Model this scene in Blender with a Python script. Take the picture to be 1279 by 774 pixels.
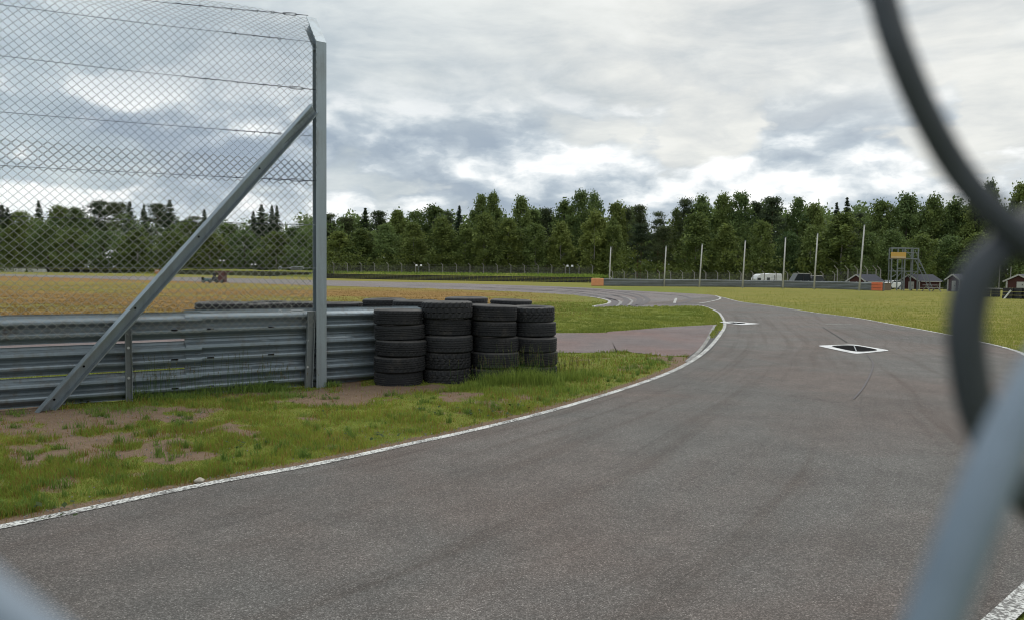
import bpy, math, random
import numpy as np
from mathutils import Vector, Matrix, Euler

random.seed(7)
RS = np.random.RandomState(11)
SC = bpy.context.scene
for o in list(bpy.data.objects):
    bpy.data.objects.remove(o)

# ------------------------------------------------------------------ camera
CAM_H = 1.37
F = 924.0                       # focal length in pixels of a 1279 wide picture
W0, H0 = 1279.0, 774.0
cam_d = bpy.data.cameras.new("camera")
cam = bpy.data.objects.new("camera", cam_d)
SC.collection.objects.link(cam)
cam.location = (0, 0, CAM_H)
cam_rot = (Euler((math.radians(90 - 2.88), 0, 0)).to_matrix() @ Matrix.Rotation(0.012, 3, 'Z'))
cam.rotation_euler = cam_rot.to_euler()
cam_d.sensor_width = 36.0
cam_d.lens = F * 36.0 / W0
cam_d.clip_start = 0.004
cam_d.clip_end = 5000
cam_d.dof.use_dof = True
cam_d.dof.focus_distance = 9.0
cam_d.dof.aperture_fstop = cam_d.lens / 1.6
SC.camera = cam

# ------------------------------------------------------------------ sun, world, exposure
SUN_EL, SUN_AZ = 52.0, 25.0     # degrees; azimuth clockwise from +Y
sun_l = bpy.data.lights.new("sun", 'SUN')
sun = bpy.data.objects.new("sun", sun_l)
SC.collection.objects.link(sun)
sun_l.energy = 1.3
sun_l.angle = math.radians(25)
sun_l.color = (1.0, 0.965, 0.91)
e, a = math.radians(SUN_EL), math.radians(SUN_AZ)
sd = Vector((math.sin(a) * math.cos(e), math.cos(a) * math.cos(e), math.sin(e)))
sun.rotation_euler = sd.to_track_quat('Z', 'Y').to_euler()
SC.view_settings.view_transform = 'Standard'
SC.view_settings.look = 'None'
SC.view_settings.exposure = 0.0
SC.view_settings.gamma = 1.0
SC.view_settings.use_curve_mapping = False
SC.render.engine = 'CYCLES'
SC.cycles.pixel_filter_type = 'BLACKMAN_HARRIS'
SC.cycles.filter_width = 1.1


class NT:
    """small helper for node trees"""
    def __init__(s, tree):
        s.t = tree
        s.t.nodes.clear()

    def n(s, kind, **kw):
        nd = s.t.nodes.new(kind)
        for k, v in kw.items():
            if k.startswith('i_'):
                key = k[2:].replace('_', ' ')
                nd.inputs[key].default_value = v
            else:
                setattr(nd, k, v)
        return nd

    def l(s, a, b):
        s.t.links.new(a, b)

    def val(s, sock, v):
        if hasattr(v, 'is_linked') or hasattr(v, 'links'):
            s.l(v, sock)
        else:
            sock.default_value = v

    def math(s, op, a, b=0.0, c=0.0, clamp=False):
        nd = s.t.nodes.new('ShaderNodeMath')
        nd.operation = op
        nd.use_clamp = clamp
        for i, v in enumerate((a, b, c)):
            s.val(nd.inputs[i], v)
        return nd.outputs[0]

    def ramp(s, fac, stops, interp='LINEAR'):
        nd = s.t.nodes.new('ShaderNodeValToRGB')
        nd.color_ramp.interpolation = interp
        el = nd.color_ramp.elements
        while len(el) > 1:
            el.remove(el[-1])
        for i, (p, c) in enumerate(stops):
            if not isinstance(c, (tuple, list)):
                c = (c, c, c)
            if i == 0:
                el[0].position = p
                x = el[0]
            else:
                x = el.new(p)
            x.color = (*c[:3], 1)
        s.l(fac, nd.inputs[0])
        return nd.outputs[0]

    def mix(s, fac, a, b, blend='MIX'):
        nd = s.t.nodes.new('ShaderNodeMix')
        nd.data_type = 'RGBA'
        nd.blend_type = blend
        s.val(nd.inputs[0], fac)
        for i, v in ((6, a), (7, b)):
            if isinstance(v, tuple):
                v = (*v[:3], 1)
            s.val(nd.inputs[i], v)
        return nd.outputs[2]

    def noise(s, vec, scale, detail=4, rough=0.55, dist=0.0, out='Fac'):
        nd = s.t.nodes.new('ShaderNodeTexNoise')
        nd.inputs['Scale'].default_value = scale
        nd.inputs['Detail'].default_value = detail
        nd.inputs['Roughness'].default_value = rough
        nd.inputs['Distortion'].default_value = dist
        if vec is not None:
            s.l(vec, nd.inputs['Vector'])
        return nd.outputs[out]

    def combine(s, x, y, z):
        nd = s.t.nodes.new('ShaderNodeCombineXYZ')
        for i, v in enumerate((x, y, z)):
            s.val(nd.inputs[i], v)
        return nd.outputs[0]

    def mapping(s, vec, scale=(1, 1, 1), loc=(0, 0, 0), rot=(0, 0, 0)):
        nd = s.t.nodes.new('ShaderNodeMapping')
        nd.inputs['Scale'].default_value = scale
        nd.inputs['Location'].default_value = loc
        nd.inputs['Rotation'].default_value = rot
        s.l(vec, nd.inputs['Vector'])
        return nd.outputs[0]


world = bpy.data.worlds.new("World")
SC.world = world
world.use_nodes = True
w = NT(world.node_tree)
tc = w.n('ShaderNodeTexCoord')
sky = w.n('ShaderNodeTexSky', sky_type='NISHITA', sun_disc=False, sun_elevation=math.radians(SUN_EL),
          sun_rotation=math.radians(SUN_AZ))
D = tc.outputs['Generated']
sep = w.n('ShaderNodeSeparateXYZ')
w.l(D, sep.inputs[0])
dx, dy, dz = sep.outputs
zz = w.math('MAXIMUM', dz, 0.0)
den = w.math('ADD', zz, 0.22)
u = w.math('DIVIDE', dx, den)
v = w.math('DIVIDE', dy, den)
pl = w.combine(u, v, 0.0)
# high, soft layer
dirh = w.combine(dx, dy, w.math('MULTIPLY', dz, 1.9))
warp = w.noise(dirh, 2.2, 3, 0.5, 0, 'Color')
wv_ = w.n('ShaderNodeVectorMath', operation='MULTIPLY_ADD')
wv_.inputs[1].default_value = (0.22, 0.22, 0.16)
w.l(warp, wv_.inputs[0]); w.l(dirh, wv_.inputs[2])
DH = wv_.outputs[0]
n1 = w.noise(w.mapping(DH, (1, 1, 1.25), (3.1, 1.7, 0.2)), 2.1, 10, 0.52, 0.1)
n1b = w.noise(w.mapping(DH, (0.8, 0.8, 1.7), (9.1, 4.2, 0)), 7.0, 9, 0.60, 0.35)
n1c = w.noise(w.mapping(pl, (0.7, 1.0, 1), (5.1, 2.2, 0), (0, 0, 0.3)), 2.4, 8, 0.6, 0.6)
nn = w.math('ADD', w.math('MULTIPLY', n1, 0.55), w.math('ADD', w.math('MULTIPLY', n1b, 0.25), w.math('MULTIPLY', n1c, 0.20)))
base = w.ramp(nn, [(0.37, (0.34, 0.375, 0.40)), (0.44, (0.435, 0.465, 0.475)), (0.49, (0.54, 0.555, 0.545)),
                   (0.54, (0.635, 0.64, 0.61)), (0.62, (0.72, 0.72, 0.69))])
# blue-grey darker left, brighter right of the view
side = w.math('MULTIPLY_ADD', dx, 0.65, 0.48, clamp=True)
base = w.mix(w.ramp(side, [(0.05, 0.7), (0.6, 0.0)]), base, w.mix(1.0, base, (0.72, 0.86, 0.98), 'MULTIPLY'))
# cumulus banks low over the horizon, lit on top, grey below
dirv = w.combine(dx, dy, w.math('MULTIPLY', dz, 2.1))
wc = w.noise(dirv, 9, 4, 0.6, 0, 'Color')
wv2 = w.n('ShaderNodeVectorMath', operation='MULTIPLY_ADD')
wv2.inputs[1].default_value = (0.045, 0.045, 0.045)
w.l(wc, wv2.inputs[0]); w.l(dirv, wv2.inputs[2])
def cum(off):
    m = w.mapping(wv2.outputs[0], (1, 1, 1), (2.35, 0.4, 0.13 + off))
    return w.noise(m, 4.6, 10, 0.50, 0.0)
ca = cum(0.0)
cb = cum(0.05)
lit = w.math('MULTIPLY_ADD', w.math('SUBTRACT', ca, cb), 6.5, 0.40, clamp=True)
fn = w.noise(w.mapping(wv2.outputs[0], (1, 1, 1.2)), 17, 7, 0.62)
lit = w.math('MULTIPLY_ADD', w.math('SUBTRACT', fn, 0.5), 0.75, lit, clamp=True)
cc = w.ramp(lit, [(0.0, (0.26, 0.315, 0.38)), (0.35, (0.37, 0.425, 0.475)), (0.65, (0.56, 0.60, 0.625)), (0.85, (0.71, 0.73, 0.735)), (1.0, (0.80, 0.81, 0.81))])
dens = w.ramp(ca, [(0.435, 0.0), (0.475, 0.85), (0.53, 1.0)])
band = w.ramp(dz, [(0.0, 0.45), (0.03, 0.8), (0.07, 1.0), (0.17, 0.95), (0.24, 0.15), (0.42, 0.0)])
col = w.mix(w.math('MULTIPLY', dens, band), base, cc)
# bright strip near the horizon and a lighter, thinner cloud deck overhead
col = w.mix(w.ramp(dz, [(0.0, 0.75), (0.05, 0.4), (0.09, 0.0)]), col, (0.62, 0.665, 0.69))
col = w.mix(1.0, col, w.ramp(dz, [(0.36, 1.0), (0.8, (1, 1, 1))]), 'MULTIPLY')
zen = w.math('MULTIPLY_ADD', w.math('MAXIMUM', w.math('SUBTRACT', dz, 0.34), 0.0), 1.3, 1.0)
colz = w.n('ShaderNodeVectorMath', operation='SCALE')
w.l(col, colz.inputs[0])
w.l(w.math('MULTIPLY', zen, 13.8), colz.inputs['Scale'])
mixed = w.mix(0.96, sky.outputs[0], colz.outputs[0])
bg = w.n('ShaderNodeBackground')
bg.inputs['Strength'].default_value = 0.1
w.l(mixed, bg.inputs['Color'])
wo = w.n('ShaderNodeOutputWorld')
w.l(bg.outputs[0], wo.inputs[0])

# ------------------------------------------------------------------ picture <-> place
def ray(px, py):
    v = Vector(((px - W0 / 2) / F, -(py - H0 / 2) / F, -1.0))
    return cam_rot @ v

def G(px, py, z=0.0):
    """point of the ground seen at a pixel of the photograph"""
    d = ray(px, py)
    t = (z - CAM_H) / d.z
    return Vector((d.x * t, d.y * t, z))

def P(px, py, dist):
    d = ray(px, py)
    return Vector((0, 0, CAM_H)) + d * dist

def GX(px, dist, z=0.0):
    """ground point on the column px at forward distance dist"""
    d = ray(px, 345)
    t = dist / d.y
    return Vector((d.x * t, dist, z))

R_inv = np.array(cam_rot.transposed())
def project(x, y, z):
    p = np.stack([x, y, z - CAM_H], -1) @ R_inv.T
    dd = np.maximum(-p[..., 2], 1e-3)
    px = p[..., 0] / dd * F + W0 / 2
    py = -p[..., 1] / dd * F + H0 / 2
    return px, py, -p[..., 2]

def ZT(py, px, dist):
    """height of what is seen at (px,py) at forward distance dist"""
    d = ray(px, py)
    return CAM_H + d.z * dist / d.y

# ------------------------------------------------------------------ numpy noise
def _hash(ix, iy, seed):
    n = (ix.astype(np.int64) * 374761393 + iy.astype(np.int64) * 668265263 + seed * 974634777) & 0xffffffff
    n = ((n ^ (n >> 13)) * 1274126177) & 0xffffffff
    return ((n ^ (n >> 16)) & 0xffffff) / float(0xffffff)

def vnoise(x, y, seed=0):
    ix, iy = np.floor(x), np.floor(y)
    fx, fy = x - ix, y - iy
    fx, fy = fx * fx * (3 - 2 * fx), fy * fy * (3 - 2 * fy)
    a = _hash(ix, iy, seed); b = _hash(ix + 1, iy, seed)
    c = _hash(ix, iy + 1, seed); d = _hash(ix + 1, iy + 1, seed)
    return (a * (1 - fx) + b * fx) * (1 - fy) + (c * (1 - fx) + d * fx) * fy

def fbm(x, y, seed=0, oc=4):
    s, amp, t = 0, 0.5, 0
    for i in range(oc):
        s = s + amp * vnoise(x * 2 ** i + 17.3 * i, y * 2 ** i - 9.1 * i, seed + i)
        t += amp
        amp *= 0.5
    return s / t

def sstep(a, b, x):
    t = np.clip((x - a) / (b - a), 0, 1)
    return t * t * (3 - 2 * t)

def inpoly(x, y, poly):
    r = np.zeros(x.shape, bool)
    n = len(poly)
    for i in range(n):
        x1, y1 = poly[i][0], poly[i][1]
        x2, y2 = poly[(i + 1) % n][0], poly[(i + 1) % n][1]
        c = ((y1 > y) != (y2 > y)) & (x < (x2 - x1) * (y - y1) / (y2 - y1 + 1e-12) + x1)
        r ^= c
    return r

def polydist(x, y, line):
    d = np.full(x.shape, 1e9)
    for i in range(len(line) - 1):
        ax, ay = line[i][0], line[i][1]
        bx, by = line[i + 1][0], line[i + 1][1]
        ux, uy = bx - ax, by - ay
        t = np.clip(((x - ax) * ux + (y - ay) * uy) / (ux * ux + uy * uy + 1e-12), 0, 1)
        d = np.minimum(d, np.hypot(x - ax - t * ux, y - ay - t * uy))
    return d

# ------------------------------------------------------------------ materials
def new_mat(name):
    m = bpy.data.materials.new(name)
    m.use_nodes = True
    t = NT(m.node_tree)
    out = t.n('ShaderNodeOutputMaterial')
    b = t.n('ShaderNodeBsdfPrincipled')
    t.l(b.outputs[0], out.inputs[0])
    return m, t, b

def bump(t, b, h, strength=0.3, dist=0.01):
    n = t.n('ShaderNodeBump')
    n.inputs['Strength'].default_value = strength
    n.inputs['Distance'].default_value = dist
    t.l(h, n.inputs['Height'])
    t.l(n.outputs[0], b.inputs['Normal'])

def simple(name, col, rough=0.7, metal=0.0, var=0.15, scale=8, bmp=0.0, spec=0.5):
    m, t, b = new_mat(name)
    tc = t.n('ShaderNodeTexCoord').outputs['Object']
    n = t.noise(tc, scale, 5, 0.6)
    c = t.mix(n, tuple(max(0, x * (1 - var)) for x in col), tuple(x * (1 + var) for x in col))
    t.l(c, b.inputs['Base Color'])
    b.inputs['Roughness'].default_value = rough
    b.inputs['Metallic'].default_value = metal
    b.inputs['Specular IOR Level'].default_value = spec
    if bmp:
        bump(t, b, n, bmp, 0.01)
    return m

def mat_galv(name, col=(0.30, 0.34, 0.38), rough=0.42, metal=0.75, dirt=0.35, rust=0.0):
    m, t, b = new_mat(name)
    tc = t.n('ShaderNodeTexCoord').outputs['Object']
    vo = t.n('ShaderNodeTexVoronoi')
    vo.inputs['Scale'].default_value = 55
    t.l(tc, vo.inputs['Vector'])
    sp = t.ramp(t.math('FRACT', t.math('MULTIPLY', vo.outputs['Distance'], 3.7)), [(0, 0.85), (1, 1.1)])
    big = t.noise(t.mapping(tc, (1.5, 1.5, 1.5)), 2.2, 7, 0.65)
    streak = t.noise(t.mapping(tc, (9, 9, 0.7)), 2.0, 6, 0.6)
    c = t.mix(big, tuple(x * 0.72 for x in col), tuple(x * 1.18 for x in col))
    c = t.mix(1.0, c, sp, 'MULTIPLY')
    dm = t.ramp(t.math('MULTIPLY', streak, big), [(0.22, 0.0), (0.42, dirt)])
    c = t.mix(dm, c, (0.13, 0.115, 0.095))
    if rust:
        rs = t.noise(t.mapping(tc, (2.5, 2.5, 1.2), (4, 1, 2)), 2.6, 8, 0.7)
        c = t.mix(t.ramp(rs, [(0.60, 0.0), (0.70, rust)]), c, (0.12, 0.066, 0.04))
    t.l(c, b.inputs['Base Color'])
    b.inputs['Metallic'].default_value = metal
    t.l(t.math('MULTIPLY_ADD', big, 0.35, rough - 0.15), b.inputs['Roughness'])
    bump(t, b, t.noise(tc, 60, 4, 0.6), 0.08, 0.004)
    return m

M = {}
M['armco'] = mat_galv('weathered_galvanised_rail', (0.21, 0.255, 0.29), 0.50, 0.6, 0.6, 0.6)
M['post'] = mat_galv('galvanised_post', (0.31, 0.36, 0.40), 0.45, 0.7, 0.35, 0.25)
M['dullpost'] = mat_galv('dull_zinc_post', (0.21, 0.235, 0.245), 0.6, 0.5, 0.5)
M['wire'] = simple('zinc_wire', (0.12, 0.124, 0.12), 0.6, 0.15, 0.2, 30)
M['wire_toplit'] = simple('toplit_zinc_wire', (0.27, 0.28, 0.26), 0.55, 0.1, 0.2, 30)  # same net wire, paler: light on its top sides put into the colour
M['nearwire'] = simple('shaded_dirty_wire_close', (0.040, 0.047, 0.058), 0.6, 0.1, 0.25, 300)  # dark from dirt and from shade at the camera, both in the colour
M['litwire'] = simple('skylit_zinc_wire_close', (0.165, 0.21, 0.265), 0.55, 0.1, 0.2, 300)  # lit copy of the close wire, sky light put into a paler colour
M['farrail'] = simple('dull_grey_far_rail', (0.20, 0.215, 0.22), 0.6, 0.15, 0.2, 1.5)
M['darkwire'] = simple('dark_tension_wire', (0.035, 0.04, 0.055), 0.5, 0.5)
M['silver'] = mat_galv('turnbuckle_zinc', (0.55, 0.58, 0.60), 0.35, 0.6, 0.1)
M['black'] = simple('black_iron', (0.010, 0.010, 0.011), 0.9, 0.0, 0.2, 8, 0, 0.1)
M['rubberbelt'] = simple('black_rubber_belt', (0.018, 0.018, 0.02), 0.8, 0, 0.4, 3)  # even black rubber of the far tyres and belts
M['orange'] = simple('orange_paint', (0.62, 0.14, 0.055), 0.5, 0, 0.2, 4)
M['orange2'] = simple('faded_orange_paint', (0.62, 0.26, 0.12), 0.6, 0, 0.3, 3)
M['white'] = simple('white_paint_panel', (0.72, 0.73, 0.74), 0.4, 0, 0.08, 3)
M['cream'] = simple('pale_concrete', (0.5, 0.5, 0.46), 0.8, 0, 0.2, 3)
M['polewood'] = simple('grey_pole', (0.46, 0.45, 0.43), 0.75, 0, 0.2, 5)
M['concrete'] = simple('grey_concrete_post', (0.23, 0.22, 0.21), 0.85, 0, 0.25, 4)
M['red'] = simple('falu_red_boards', (0.052, 0.015, 0.013), 0.85, 0, 0.3, 9)
M['roof'] = simple('dark_roof_felt', (0.060, 0.062, 0.082), 0.8, 0, 0.3, 3)
M['trim'] = simple('white_trim_boards', (0.36, 0.355, 0.34), 0.6, 0, 0.15, 6)
M['yellow'] = simple('ochre_banner_cloth', (0.52, 0.31, 0.075), 0.7, 0, 0.1, 3)
M['glass'] = simple('dark_window_glass', (0.02, 0.025, 0.03), 0.12, 0, 0.1, 3)
M['carbody'] = simple('dark_car_paint', (0.035, 0.035, 0.04), 0.3, 0.3, 0.1, 3)
M['carbody2'] = simple('silver_car_paint', (0.42, 0.43, 0.44), 0.35, 0.4, 0.1, 3)
M['tarp'] = simple('pale_roof_cover', (0.55, 0.54, 0.52), 0.6, 0, 0.15, 3)
M['teal'] = simple('faded_teal_paint', (0.07, 0.14, 0.16), 0.5, 0.1, 0.3, 5)
M['mred'] = simple('maroon_paint', (0.085, 0.03, 0.03), 0.55, 0, 0.3, 5)
M['rubber'] = simple('wheel_rubber', (0.02, 0.02, 0.022), 0.85, 0, 0.2, 6)
M['lime'] = simple('lime_spray_paint', (0.28, 0.62, 0.06), 0.6, 0, 0.15, 20)
M['wood'] = simple('brown_plywood', (0.16, 0.12, 0.085), 0.8, 0, 0.3, 5)
M['stone'] = simple('pale_stone', (0.42, 0.38, 0.32), 0.9, 0, 0.2, 40, 0.4)
M['bark'] = simple('grey_brown_bark', (0.085, 0.07, 0.055), 0.95, 0, 0.4, 3)
M['birchbark'] = simple('pale_birch_bark', (0.30, 0.28, 0.25), 0.85, 0, 0.45, 2.5)
M['pinebark'] = simple('rusty_pine_bark', (0.13, 0.075, 0.045), 0.95, 0, 0.4, 3)

def mat_leaf(name, dark, light, sat=1.0):
    m, t, b = new_mat(name)
    at = t.n('ShaderNodeAttribute')
    at.attribute_name = 'tone'
    oi = t.n('ShaderNodeObjectInfo')
    f = t.math('MULTIPLY_ADD', oi.outputs['Random'], 0.5, t.math('MULTIPLY', at.outputs['Fac'], 0.75), clamp=True)
    c = t.mix(f, dark, light)
    c = t.mix(t.math('FRACT', t.math('MULTIPLY', oi.outputs['Random'], 7.31)), c, t.mix(1.0, c, (1.13, 1.03, 0.86), 'MULTIPLY'))
    t.l(c, b.inputs['Base Color'])
    b.inputs['Roughness'].default_value = 0.75
    b.inputs['Specular IOR Level'].default_value = 0.25
    tr = t.n('ShaderNodeBsdfTranslucent')
    t.l(c, tr.inputs['Color'])
    mx = t.n('ShaderNodeMixShader')
    mx.inputs[0].default_value = 0.34
    t.l(b.outputs[0], mx.inputs[1])
    t.l(tr.outputs[0], mx.inputs[2])
    out = [n for n in t.t.nodes if n.type == 'OUTPUT_MATERIAL'][0]
    t.l(mx.outputs[0], out.inputs[0])
    return m

M['leaf_birch'] = mat_leaf('birch_leaves', (0.062, 0.097, 0.031), (0.187, 0.243, 0.075))
M['leaf_broad'] = mat_leaf('broadleaf_leaves', (0.051, 0.091, 0.037), (0.161, 0.223, 0.074))
M['leaf_pine'] = mat_leaf('pine_needles', (0.034, 0.054, 0.031), (0.095, 0.125, 0.062))
M['leaf_spruce'] = mat_leaf('spruce_needles', (0.024, 0.044, 0.027), (0.066, 0.097, 0.053))
M['leaf_bush'] = mat_leaf('bush_leaves', (0.042, 0.066, 0.018), (0.114, 0.150, 0.038))
M['grass'] = mat_leaf('grass_blades', (0.078, 0.150, 0.020), (0.260, 0.315, 0.052))
M['tallgrass'] = mat_leaf('tall_grass_blades', (0.050, 0.115, 0.020), (0.220, 0.310, 0.070))
M['seed'] = mat_leaf('grass_seed_heads', (0.10, 0.075, 0.045), (0.20, 0.16, 0.09))
M['drygrass'] = mat_leaf('dry_grass_blades', (0.165, 0.100, 0.034), (0.31, 0.225, 0.080))
M['meadow'] = mat_leaf('meadow_grass_blades', (0.12, 0.165, 0.028), (0.34, 0.36, 0.08))
M['fieldgrass'] = mat_leaf('field_grass_blades', (0.135, 0.165, 0.03), (0.32, 0.325, 0.075))

# tyre rubber
def mat_tyre(name, kind):
    m, t, b = new_mat(name)
    tc = t.n('ShaderNodeTexCoord').outputs['Object']
    oi = t.n('ShaderNodeObjectInfo')
    dust = t.noise(tc, 6, 6, 0.65)
    c = t.mix(t.ramp(dust, [(0.35, 0.0), (0.7, 1.0)]), (0.0060, 0.0068, 0.0090), (0.0155, 0.0165, 0.020))
    c = t.mix(t.math('MULTIPLY', oi.outputs['Random'], 0.4), c, (0.032, 0.033, 0.037))
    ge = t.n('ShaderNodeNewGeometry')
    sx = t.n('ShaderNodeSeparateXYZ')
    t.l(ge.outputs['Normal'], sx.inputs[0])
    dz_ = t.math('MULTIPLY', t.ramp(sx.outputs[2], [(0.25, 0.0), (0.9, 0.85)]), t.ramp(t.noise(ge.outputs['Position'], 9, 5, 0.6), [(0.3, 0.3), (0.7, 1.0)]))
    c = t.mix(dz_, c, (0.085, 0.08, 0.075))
    mud = t.ramp(t.noise(ge.outputs['Position'], 4.5, 6, 0.7), [(0.55, 0.0), (0.72, 0.55)])
    c = t.mix(mud, c, (0.06, 0.052, 0.046))
    fine = t.noise(tc, 90, 4, 0.7)
    c = t.mix(t.ramp(fine, [(0.60, 0.0), (0.75, 0.3)]), c, (0.07, 0.07, 0.072))
    t.l(c, b.inputs['Base Color'])
    b.inputs['Roughness'].default_value = 0.72
    b.inputs['Specular IOR Level'].default_value = 0.35
    bump(t, b, fine, 0.3, 0.004)
    return m
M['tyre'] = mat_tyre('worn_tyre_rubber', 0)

# asphalt
def mat_asphalt(name, tint=(1, 1, 1), pink=0.35, streaks=True, lift=1.0):
    m, t, b = new_mat(name)
    geo = t.n('ShaderNodeNewGeometry').outputs['Position']
    uv = t.n('ShaderNodeUVMap').outputs['UV']
    vo = t.n('ShaderNodeTexVoronoi')
    vo.inputs['Scale'].default_value = 150
    t.l(geo, vo.inputs['Vector'])
    st = t.n('ShaderNodeSeparateColor')
    t.l(vo.outputs['Color'], st.inputs[0])
    agg = t.ramp(st.outputs[0], [(0.0, 0.030), (0.35, 0.080), (0.7, 0.145), (0.94, 0.20), (1.0, 0.34)])
    # bitumen between the stones
    gap = t.ramp(vo.outputs['Distance'], [(0.35, 0.0), (0.75, 0.8)])
    c = t.mix(gap, agg, (0.035, 0.034, 0.034))
    c = t.mix(0.35, c, (0.110, 0.106, 0.101))
    # hue: warm/pink fields and grey fields
    big = t.noise(geo, 0.33, 5, 0.6, 0.4)
    med = t.noise(geo, 2.3, 5, 0.65)
    pk = t.math('MULTIPLY', t.ramp(big, [(0.42, 0.0), (0.62, 1.0)]), pink)
    c = t.mix(pk, c, t.mix(1.0, c, (1.13, 0.90, 0.83), 'MULTIPLY'))
    c = t.mix(1.0, c, t.ramp(med, [(0.25, 0.80), (0.75, 1.17)]), 'MULTIPLY')
    c = t.mix(1.0, c, t.ramp(t.noise(geo, 0.22, 4, 0.6, 0.5), [(0.35, 0.88), (0.65, 1.10)]), 'MULTIPLY')
    if streaks:
        su = t.mapping(uv, (1.5, 0.05, 1))
        s1 = t.noise(su, 2.2, 6, 0.6, 0.1)
        c = t.mix(1.0, c, t.ramp(s1, [(0.34, (0.82, 0.78, 0.76)), (0.49, 1.0), (0.72, 1.05)]), 'MULTIPLY')
        s2 = t.noise(t.mapping(uv, (5, 0.08, 1), (3, 1, 0)), 2.2, 4, 0.6, 0.05)
        c = t.mix(1.0, c, t.ramp(s2, [(0.30, 0.86), (0.42, 1.0)]), 'MULTIPLY')
    # thin cracks
    wr = t.noise(geo, 1.1, 5, 0.7, 0, 'Color')
    vs = t.n('ShaderNodeVectorMath', operation='MULTIPLY_ADD')
    vs.inputs[1].default_value = (1.6, 1.6, 1.6)
    t.l(wr, vs.inputs[0]); t.l(geo, vs.inputs[2])
    cr = t.n('ShaderNodeTexVoronoi', feature='DISTANCE_TO_EDGE')
    cr.inputs['Scale'].default_value = 0.19
    t.l(vs.outputs[0], cr.inputs['Vector'])
    crk = t.math('MULTIPLY', t.ramp(cr.outputs['Distance'], [(0.0, 0.7), (0.0045, 0.0)]),
                 t.ramp(t.noise(geo, 0.5, 3), [(0.5, 0.0), (0.6, 1.0)]))
    c = t.mix(crk, c, (0.03, 0.028, 0.026))
    c = t.mix(1.0, c, tuple(x * lift for x in tint), 'MULTIPLY')
    t.l(c, b.inputs['Base Color'])
    b.inputs['Roughness'].default_value = 0.82
    b.inputs['Specular IOR Level'].default_value = 0.3
    h = t.math('SUBTRACT', 1.0, vo.outputs['Distance'])
    h2 = t.math('ADD', h, t.math('MULTIPLY', st.outputs[1], 0.7))
    bump(t, b, h2, 0.75, 0.006)
    return m
M['asphalt'] = mat_asphalt('track_asphalt', (1.035, 0.99, 0.945), 0.6, True, 1.2)
M['asphalt_far'] = mat_asphalt('circuit_asphalt', (1.12, 1.04, 1.05), 0.5, True, 1.5)
M['asphalt_pink'] = mat_asphalt('reddish_access_asphalt', (1.12, 0.93, 0.93), 1.0, False, 1.5)

def mat_line(name, wear=0.5, colr=(0.62, 0.62, 0.60), base=(0.11, 0.105, 0.10)):
    m, t, b = new_mat(name)
    geo = t.n('ShaderNodeNewGeometry').outputs['Position']
    n = t.noise(geo, 62, 4, 0.7)
    n2 = t.noise(geo, 3.5, 4, 0.6)
    s = t.math('ADD', t.math('MULTIPLY', n, 0.7), t.math('MULTIPLY', n2, 0.3))
    f = t.ramp(s, [(wear - 0.045, 0.0), (wear + 0.03, 1.0)])
    c = t.mix(f, (0.11, 0.105, 0.10), t.mix(n2, tuple(x * 0.8 for x in colr), tuple(x * 1.15 for x in colr)))
    t.l(c, b.inputs['Base Color'])
    b.inputs['Roughness'].default_value = 0.8
    bump(t, b, n, 0.5, 0.005)
    return m
M['line'] = mat_line('worn_white_line_paint', 0.505, (0.56, 0.56, 0.54))
M['line_solid'] = mat_line('white_drain_paint', 0.45, (0.60, 0.60, 0.60))
M['line_faint'] = mat_line('faded_line_paint', 0.535, (0.42, 0.41, 0.39))
M['skid'] = mat_line('rubber_skid_mark', 0.43, (0.075, 0.065, 0.07))
M['tarline'] = simple('tar_seam', (0.028, 0.026, 0.026), 0.8, 0, 0.3, 30)

# ground
def mat_ground():
    m, t, b = new_mat('grass_and_soil')
    geo = t.n('ShaderNodeNewGeometry').outputs['Position']
    def at(nm):
        x = t.n('ShaderNodeAttribute')
        x.attribute_name = nm
        return x.outputs['Fac']
    soil, dry, rust = at('soil'), at('dry'), at('rust')
    n1 = t.noise(geo, 0.55, 5, 0.6)
    n2 = t.noise(geo, 7, 5, 0.65)
    n3 = t.noise(geo, 45, 4, 0.7)
    nb = t.noise(t.mapping(geo, (0.25, 1.0, 1)), 0.9, 5, 0.6)
    g = t.mix(t.ramp(n2, [(0.3, 0.0), (0.7, 1.0)]), (0.080, 0.120, 0.018), (0.165, 0.195, 0.036))
    g = t.mix(t.ramp(n1, [(0.35, 0.0), (0.7, 0.8)]), g, (0.195, 0.185, 0.045))
    olive = t.mix(t.ramp(nb, [(0.35, 0.0), (0.65, 1.0)]), (0.135, 0.130, 0.024), (0.255, 0.215, 0.055))
    rustc = t.mix(t.ramp(nb, [(0.35, 0.0), (0.65, 1.0)]), (0.165, 0.085, 0.028), (0.285, 0.165, 0.060))
    c = t.mix(dry, g, olive)
    c = t.mix(rust, c, rustc)
    c = t.mix(1.0, c, t.ramp(n3, [(0.2, 0.72), (0.8, 1.25)]), 'MULTIPLY')
    sc = t.mix(n2, (0.105, 0.072, 0.050), (0.225, 0.157, 0.110))
    sc = t.mix(t.ramp(n3, [(0.55, 0.0), (0.75, 0.5)]), sc, (0.36, 0.30, 0.24))
    sm = t.ramp(t.math('MULTIPLY_ADD', t.math('SUBTRACT', n2, 0.5), 1.1, soil), [(0.28, 0.0), (0.62, 1.0)])
    c = t.mix(sm, c, sc)
    t.l(c, b.inputs['Base Color'])
    b.inputs['Roughness'].default_value = 0.95
    b.inputs['Specular IOR Level'].default_value = 0.1
    bump(t, b, t.math('ADD', n3, t.math('MULTIPLY', n2, 1.5)), 0.6, 0.03)
    return m
M['ground'] = mat_ground()

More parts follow.
